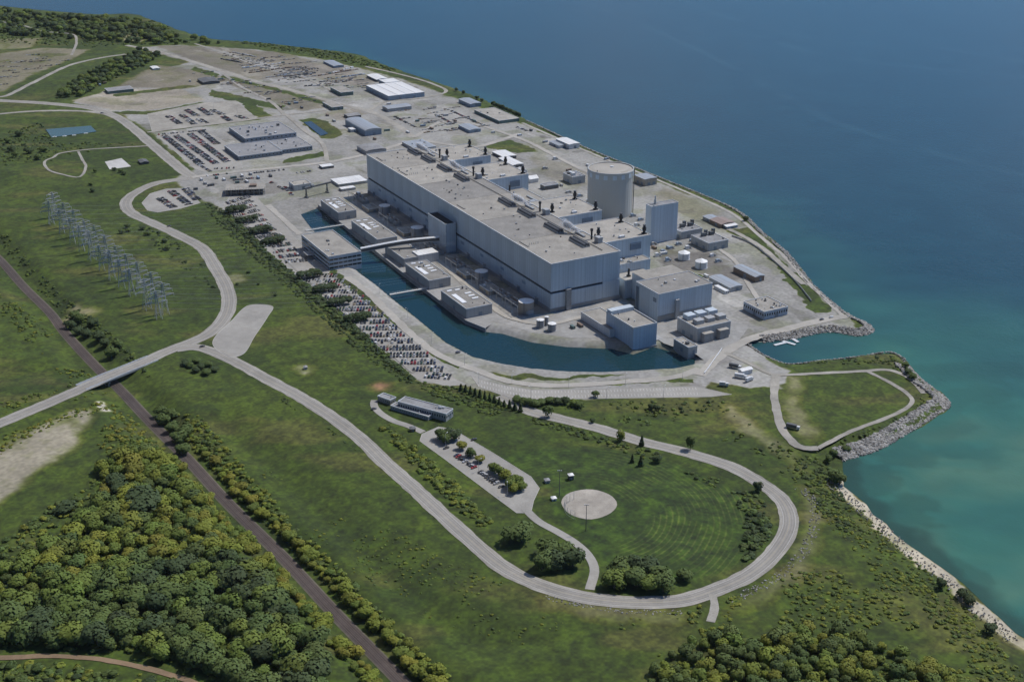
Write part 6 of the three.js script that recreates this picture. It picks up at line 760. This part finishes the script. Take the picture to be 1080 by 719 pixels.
// ---------- yard goods, boats, small things ----------
{
  const cont = [BM.white, BM.brown, BM.steelBlue, BM.green, BM.grey, BM.dark];
  const rows = [[[[-391.4,-2183.8],[-339.3,-2215.6]], 'long rack of dark goods, first in the far storage rows', 5], [[[-344.5,-2107.8],[-317.3,-2115.2]], 'short dark rack beside the long straight road', 5], [[[-475.1,-2256.6],[-408.4,-2307.7]], 'low rack of pale goods in the far storage rows', 0], [[[-455.7,-2215.6],[-388.1,-2265.0]], 'low rack of brown goods in the far storage rows', 1], [[[-419.2,-2176.0],[-354.8,-2231.8]], 'low rack of grey goods in the far storage rows', 4], [[[-312.3,-2160.5],[-253.2,-2207.6]], 'rack of mixed goods left of the small warehouse', 2], [[[-332.7,-2191.7],[-269.2,-2248.3]], 'rack of brown goods behind the small warehouse', 1], [[[-311.4,-2215.6],[-281.0,-2265.0]], 'rack of white crates in the farthest storage rows', 0], [[[-531.5,-2342.9],[-485.0,-2307.7]], 'rack of dark goods near the shoreline track', 5], [[[-522.0,-2407.0],[-469.3,-2360.9]], 'grey rack nearest to the shoreline trees', 4]];
  for (const [p, label, m] of rows) { const l = Math.hypot(p[1][0] - p[0][0], p[1][1] - p[0][1]), n = Math.max(4, Math.round(l / 7)), T = thing('storage_rack', label, 'rack', [p[0][0], 0, p[0][1]], -Math.atan2(p[1][1] - p[0][1], p[1][0] - p[0][0]), 'storage racks'); for (let i = 0; i < n; i++) { const c = addMesh('crate_stack', bx(l / n * rr(0.6, 0.95), rr(0.8, 2.4), rr(1.6, 3), (i + 0.5) * l / n, 0, rr(-0.4, 0.4)), rnd() < 0.7 ? cont[m] : pick(cont), T); } addMesh('skid', [bx(l, 0.2, 0.3, l / 2, 0, 1), bx(l, 0.2, 0.3, l / 2, 0, -1)], BM.brown, T); }
  for (const [P, n, lab] of [[[[-548.5,-2407.0],[-417.1,-2360.9],[-233.8,-2176.0],[-238.9,-2071.6],[-327.8,-2100.5],[-460.3,-2240.0]], 72, 'low row of stored goods in the lakeside laydown yard'], [[[-966.4,-2342.9],[-875.9,-2407.0],[-802.2,-2397.7],[-805.7,-2273.4],[-842.9,-2100.5],[-889.7,-2100.5]], 24, 'low row of stored goods in the yard at the upper left'], [[[-554.7,-2240.0],[-439.5,-2130.1],[-315.7,-2016.0],[-337.5,-1963.0],[-449.8,-2085.9]], 16, 'low row of stored goods beside the long straight road'], [[[-194.6,-1925.0],[-104.0,-1989.2],[-27.5,-1824.1],[-94.8,-1796.2],[-149.8,-1807.2]], 22, 'low row of stored goods in the yard by the white warehouse']]) for (const [x, z] of scatterPts(P, n, 9)) {
    const l = rr(16, 44), k = Math.round(l / 5), T = thing('goods_row', lab, 'goods', [x, 0.02, z], ROT + rr(-0.05, 0.05), lab.replace('low row', 'rows')); for (let i = 0; i < k; i++) if (rnd() < 0.85) addMesh('goods_stack', bx(l / k * rr(0.5, 0.95), rr(0.5, 1.8), rr(1.2, 2.6), (i + 0.5) * l / k - l / 2, 0, rr(-0.3, 0.3)), pick([BM.dark, BM.brown, BM.grey, BM.conc, BM.beige, BM.dark]), T);
  }
  { const L = smooth([[241.4,-1335.6],[256.3,-1313.2],[269.8,-1264.3],[281.9,-1196.8],[286.8,-1140.1]], 10), T = thing('concrete_fence', 'dark boundary fence curving beside the lakeside lawn', 'fence'); for (let i = 0; i + 1 < L.length; i++) { const a = L[i], b = L[i + 1], l = Math.hypot(b[0] - a[0], b[1] - a[1]), g = bx(l - 0.2, 1.8, 0.25); g.rotateY(-Math.atan2(b[1] - a[1], b[0] - a[0])); g.translate((a[0] + b[0]) / 2, 0, (a[1] + b[1]) / 2); addMesh('fence_panel', g, BM.grey, T); } }
  // shipping containers scattered through the yards
  const names = ['white', 'brown', 'blue grey', 'dark green', 'grey', 'dark'], cp = [[-385.2,-2009.2],[-346.9,-1976.0],[-337.6,-1982.6],[-357.0,-1956.6],[-191.9,-1976.0],[-140.0,-1864.4],[-129.8,-1835.4],[-99.7,-1900.3],[-116.4,-1818.4],[-84.0,-1864.4],[-56.0,-1864.4],[-148.9,-1796.2],[-192.6,-1758.4],[-179.7,-1807.2],[-277.8,-1900.3],[-263.3,-1864.4],[-323.8,-1950.2],[-436.4,-2130.1],[-474.3,-2130.1],[-493.3,-2160.5],[-471.0,-2152.8],[-541.0,-2145.2],[-683.3,-2115.2],[-687.7,-2093.2],[-690.5,-2071.6],[-679.8,-2130.1],[27.2,-1807.2],[46.1,-1742.7],[98.8,-1620.7],[61.0,-1529.5],[73.1,-1598.1],[104.9,-1348.7],[195.6,-1319.5],[195.4,-1207.6],[160.0,-1276.2],[167.1,-1294.5],[151.9,-1294.5],[145.0,-1306.9],[-390.2,-1554.6],[-381.7,-1537.8],[-387.9,-1513.2],[-372.8,-1529.5],[-372.9,-1563.1],[-361.6,-1554.6],[-351.4,-1563.1],[-342.3,-1571.8],[-333.2,-1580.5],[-342.5,-1542.0],[-331.5,-1546.2],[-306.3,-1571.8],[-320.3,-1563.1],[62.3,-1078.8],[55.2,-1074.3],[-185.9,-1493.2],[-166.4,-1505.1],[10.7,-1779.8],[-27.1,-1796.2]];
  const where = [[0, 'in the far storage yards'], [20, 'in the upper left yards'], [27, 'behind the reactor row'], [34, 'near the services block'], [40, 'on the building site by the car parks'], [54, 'on the aprons around the turbine hall']];
  cp.forEach(([x, z], i) => { const m = Math.floor(rnd() * 6), T = thing('shipping_container', names[m] + ' container ' + where.filter((w) => w[0] <= i).pop()[1], 'container', [x, 0.2, z], pick([ROT, ROT + Math.PI / 2]) + rr(-0.1, 0.1), names[m] + ' containers ' + where.filter((w) => w[0] <= i).pop()[1]); addMesh('body', uvWall(bx(rr(5, 9), 2.5, 2.5)), cont[m], T); addMesh('corner_post', [bx(0.2, 2.6, 0.2, -2.4, 0, 1.3), bx(0.2, 2.6, 0.2, 2.4, 0, 1.3)], BM.steel, T); });
  // trucks by the canal end
  const truck = (p, label, cm, rot, L = 8) => { const T = thing('truck', label, 'truck', [p[0][0], 0.2, p[0][1]], rot); addMesh('cargo_box', uvWall(bx(L, 2.8, 2.5, -0.8, 0.9, 0)), cm, T); addMesh('cab', bx(2.2, 2.3, 2.4, L / 2 + 0.6, 0.6, 0), BM.white, T); addMesh('windscreen', bx(0.1, 0.9, 2.1, L / 2 + 1.72, 1.7, 0), BM.glass, T); for (const x of [-L / 2 + 0.4, -L / 2 + 1.6, L / 2 + 0.6]) for (const s of [-1, 1]) addMesh('wheel', wheelG, tyreM, T).position.set(x, 0.4, s * 1.05); };
  truck([[188.8,-987.0]], 'dark box truck beside the white canopy at the canal end', BM.dark, -0.5); truck([[190.3,-967.0]], 'white box truck, left of two near the canal end', BM.white, -0.4); truck([[196.3,-960.5]], 'white box truck, right of two near the canal end', BM.white, 0.7, 6); truck([[173.7,-951.3]], 'white van truck standing alone by the empty car park', BM.white, -0.2, 5); truck([[215.2,-874.9]], 'dark truck on the grass beside the landward gravel track', BM.dark, -0.5);
  block('white_canopy', 'white canvas canopy between the trucks at the canal end', 'canopy', [196.0,-976.4,11.0,5.1,4.0,0.4992], { wall: BM.white, roof: BM.roofWhite, gable: 1 });
  { const a = [[161.4,-974.9],[183.8,-1026.4]], T = thing('pipe_barrier', 'long pale pipe barrier along the road at the canal end', 'barrier', [a[0][0], 0, a[0][1]], -Math.atan2(a[1][1] - a[0][1], a[1][0] - a[0][0])), l = Math.hypot(a[1][0] - a[0][0], a[1][1] - a[0][1]); addMesh('pipe', bar([0, 0.9, 0], [l, 0.9, 0], 0.45, 10), BM.trim, T); for (let i = 0; i < 8; i++) addMesh('support', bx(0.5, 0.6, 1.4, (i + 0.5) * l / 8, 0, 0), BM.conc, T); }
  // floating docks
  [[[[233.0,-1041.2],[242.4,-1046.5]], 'white floating dock with a boat, left of three in the harbour'], [[[242.4,-1050.8],[249.6,-1044.4]], 'white floating dock in the middle of three in the harbour'], [[[250.3,-1060.5],[254.3,-1050.8]], 'white floating dock, right of three against the rocks']].forEach(([p, label], i) => { const l = Math.hypot(p[1][0] - p[0][0], p[1][1] - p[0][1]) + 3, T = thing('floating_dock', label, 'dock', [p[0][0], -3, p[0][1]], -Math.atan2(p[1][1] - p[0][1], p[1][0] - p[0][0]), 'harbour docks'); for (let k = 0; k < 5; k++) addMesh('plank_section', bx(l / 5 - 0.1, 0.35, 3.2, (k + 0.5) * l / 5, 0.35, 0), BM.trim, T); for (const s of [-1, 1]) addMesh('float', bx(l, 0.5, 0.7, l / 2, -0.12, s * 1.2), BM.dark, T); });
  { const p = [[240.3,-1057.2]], T = thing('work_boat', 'dark work boat moored between the harbour docks', 'boat', [p[0][0], -3.2, p[0][1]], -0.5); const s = new THREE.Shape(); s.moveTo(-4, -1.4); s.lineTo(2, -1.4); s.quadraticCurveTo(4, -1, 5, 0); s.quadraticCurveTo(4, 1, 2, 1.4); s.lineTo(-4, 1.4); addMesh('hull', new THREE.ExtrudeGeometry(s, { depth: 1.3, bevelEnabled: true, bevelSize: 0.2, bevelThickness: 0.2 }).rotateX(-Math.PI / 2), BM.dark, T); addMesh('cabin', bx(2.4, 1.6, 1.8, -0.5, 1.4, 0), BM.grey, T); addMesh('window', bx(0.1, 0.6, 1.5, 0.75, 2.1, 0), BM.glass, T); }
  // ball field things
  { const p = [[37.7,-762.7]], T = thing('backstop_fence', 'tall wire backstop behind the ball diamond', 'fence', [p[0][0], 0.1, p[0][1]]); const arc = Array.from({ length: 9 }, (_, i) => [Math.cos(2.2 + i * 0.24) * 16 + 14, Math.sin(2.2 + i * 0.24) * 16 + 8]); arc.forEach((q, i) => { addMesh('post', bar([q[0], 0, q[1]], [q[0], 6, q[1]], 0.12, 5), BM.steel, T); if (i) for (const y of [0.2, 2, 4, 5.9]) addMesh('rail', bar([arc[i - 1][0], y, arc[i - 1][1]], [q[0], y, q[1]], 0.07, 4), BM.steel, T); }); }
  const hut = (p, label, w, h, m, roof) => { const T = thing('field_hut', label, 'hut', [p[0][0], 0, p[0][1]], 0.3); addMesh('wall', bx(w, h, w), m, T); const c = new THREE.ConeGeometry(w * 0.85, 1.4, 4); c.rotateY(Math.PI / 4); c.translate(0, h + 0.7, 0); addMesh('roof', c, roof, T); addMesh('door', bx(0.9, 2, 0.12, 0, 0, w / 2), BM.door, T); };
  hut([[41.8,-796.9]], 'small dark hut with white roof on the playing field', 3.4, 3.6, BM.dark, BM.roofWhite); hut([[24.8,-792.2]], 'small grey equipment hut beside the car park turning end', 3.4, 2.2, BM.grey, BM.roofGrey); hut([[28.8,-767.8]], 'low pale dugout beside the backstop', 3.2, 1.8, BM.white, BM.roofWhite); hut([[-76.1,-871.7]], 'dark roofed shelter at the drive near the recreation building', 4, 2.4, BM.brown, BM.roofDark); hut([[-174.7,-984.1]], 'grey monument hut on the pale stone patch', 3, 2.6, BM.grey, BM.roofGrey);
  for (const [p, label] of [[[[48.9,-727.3]], 'tall thin floodlight pole at the lower edge of the ball diamond'], [[[32.9,-773.0]], 'tall thin floodlight pole behind the backstop']]) { const T = thing('floodlight_pole', label, 'pole', [p[0][0], 0, p[0][1]]); addMesh('pole', cyl(0.28, 0.16, 20, 8), BM.dark, T); addMesh('crossbar', bx(3, 0.2, 0.2, 0, 19.6, 0), BM.dark, T); for (const x of [-1.2, 0, 1.2]) addMesh('floodlight', bx(0.6, 0.5, 0.5, x, 19.8, 0), BM.trim, T); }
  // pool-side shelters at the pond
  [[-646.8,-1774.4],[-633.9,-1778.2],[-622.2,-1783.6],[-608.7,-1794.5]].forEach(([x, z], i) => { const T = thing('pond_raft', 'small white aerator raft on the teal pond, ' + ['leftmost', 'second', 'third', 'rightmost'][i] + ' of four', 'raft', [x, -0.45, z], 0.2, 'pond rafts'); addMesh('float', bx(5.5, 0.5, 3), BM.white, T); addMesh('motor', cyl(0.6, 0.5, 0.9, 10, 0, 0.5, 0), BM.trim, T); });
}
{ // small plant around the round building and reactor row
  const P = [[69.2,-1501.1],[82.2,-1485.3],[92.6,-1466.0],[78.1,-1447.1],[71.4,-1554.6],[104.7,-1554.6],[139.4,-1406.9],[146.8,-1392.8],[140.6,-1372.1],[160.7,-1282.3],[170.1,-1294.5],[153.4,-1270.3],[179.7,-1306.9],[188.3,-1294.5],[211.2,-1270.3],[214.5,-1252.6],[162.7,-1255.5],[153.1,-1306.9],[125.7,-1653.3],[57.8,-1653.3],[42.9,-1607.1],[202.4,-1372.1]], w = ['leftmost behind the second reactor building', 'second behind the second reactor building', 'third behind the second reactor building', 'fourth behind the second reactor building', 'beside the dark plant room', 'left of the round building', 'right of the round building', 'between round building and blue tower', 'at the foot of the blue tower', 'left in front of the white tanks', 'middle in front of the white tanks', 'below the nearest reactor building', 'beside the left white tank', 'behind the left white tank', 'right of the right white tank', 'beyond the right white tank', 'next to the services block roof', 'at the near end of the reactor row', 'behind the round building by the shore', 'near the white tents', 'between the white tents and the yard', 'beside the dark generator house'];
  P.forEach(([x, z], i) => { const T = thing('equipment_skid', 'small grey equipment skid ' + w[i], 'equipment', [x, 0.1, z], ROT); addMesh('base', bx(8, 0.4, 5), BM.conc, T); addMesh('cabinet', bx(rr(2.5, 4), rr(2, 3.6), 3, -1.6, 0.4, 0), pick([BM.grey, BM.white, BM.steelBlue]), T); const g = new THREE.CylinderGeometry(0.9, 0.9, 4.4, 12); g.rotateX(Math.PI / 2); g.translate(2, 1.5, 0); addMesh('vessel', g, BM.steel, T); addMesh('pipe', bar([2, 2.4, 1], [-1.6, 3.4, 1], 0.18, 6), BM.steel, T); });
}
// ---------- rock armour ----------
{
  const rockG = [0, 1, 2].map((s) => { const g = new THREE.IcosahedronGeometry(1, 1), p = g.attributes.position; for (let i = 0; i < p.count; i++) { const k = 0.72 + 0.5 * vn(p.getX(i) * 2.2 + s * 9 + 20, p.getY(i) * 2.2 + p.getZ(i) * 3.1 + 20); p.setXYZ(i, p.getX(i) * k * 1.2, p.getY(i) * k * 0.8, p.getZ(i) * k); } g.computeVertexNormals(); return g; });
  const L = []; const along = (pts, w0, w1, n, y0, y1, size) => { const S = smooth(pts, 2); for (let i = 0; i < n; i++) { const k = Math.floor(rnd() * (S.length - 1)), a = S[k], b = S[k + 1], l = Math.hypot(b[0] - a[0], b[1] - a[1]), t = rnd(), u = rr(w0, w1), x = a[0] + (b[0] - a[0]) * t + (-(b[1] - a[1]) / l) * u, z = a[1] + (b[1] - a[1]) * t + ((b[0] - a[0]) / l) * u; L.push([x, z, size * rr(0.5, 1.4), lerp(y0, y1, (u - w0) / (w1 - w0)) + rr(-0.2, 0.3)]); } };
  along([[340.0,-997.5],[344.1,-965.1],[351.0,-941.4],[351.9,-922.1],[340.1,-908.5],[300.6,-869.6],[270.7,-843.7],[243.9,-829.0]], 0, 13, 3600, -3.2, 0.7, 1.15);
  along([[320.0,-1104.4],[327.7,-1092.8],[329.2,-1074.8],[313.5,-1063.8],[289.8,-1072.6],[248.4,-1055.1],[224.2,-1048.6]], -1, 8, 1700, -3.2, 0.5, 1);
  along([[28.1,-1870.9],[107.8,-1713.2],[158.7,-1626.9],[202.1,-1552.3],[235.7,-1495.2],[266.1,-1434.4],[281.3,-1347.7],[293.2,-1290.8],[300.5,-1194.0],[310.1,-1137.8],[320.0,-1104.4]], -1, 7, 3000, -3.2, 0.2, 0.9);
  along([[211.5,-1048.6],[213.6,-1036.0],[224.5,-1013.4],[236.1,-1001.4],[264.2,-1007.4],[296.5,-1015.4],[332.2,-1025.6],[339.0,-1017.4],[340.0,-997.5]], -1, 4, 500, -3.1, -0.8, 0.7);
  along([[239.6,-808.5],[235.3,-793.4],[241.5,-772.3],[252.5,-739.8],[262.4,-708.4],[276.6,-675.8],[287.5,-638.7],[297.4,-614.5]], 1, 12, 500, -2.9, -1.8, 0.45);
  along([[201.1,-784.8],[207.3,-770.4],[203.6,-741.6],[185.8,-698.7],[161.6,-669.8],[131.7,-647.6]], -3.5, 3.5, 300, -0.2, 0.05, 0.5); along([[20.2,-652.6],[56.7,-639.8],[101.6,-636.0]], -2, 3, 160, -0.3, 0, 0.45);
  const rm = new THREE.MeshStandardMaterial({ color: 0xffffff, roughness: 0.95 }), m4 = new THREE.Matrix4(), Q = new THREE.Quaternion(), E = new THREE.Euler();
  rockG.forEach((g, k) => { const S = L.filter((_, i) => i % 3 === k), im = new THREE.InstancedMesh(g, rm, S.length); im.name = numbered('rock_armour'); im.castShadow = im.receiveShadow = true; S.forEach(([x, z, s, y], i) => { im.setMatrixAt(i, m4.compose(new THREE.Vector3(x, y, z), Q.setFromEuler(E.set(rr(-0.5, 0.5), rr(0, 6), rr(-0.5, 0.5))), new THREE.Vector3(s, s, s))); const v = rr(0.12, 0.42); im.setColorAt(i, lin(v, v * 0.96, v * 0.88)); }); scene.add(stuff(im, 'grey boulders of rock armour along shore and breakwaters', 'rocks')); });
}
scene.traverse((o) => { if (o.isMesh) o.castShadow = o.receiveShadow = true; });
renderer.render(scene, camera);
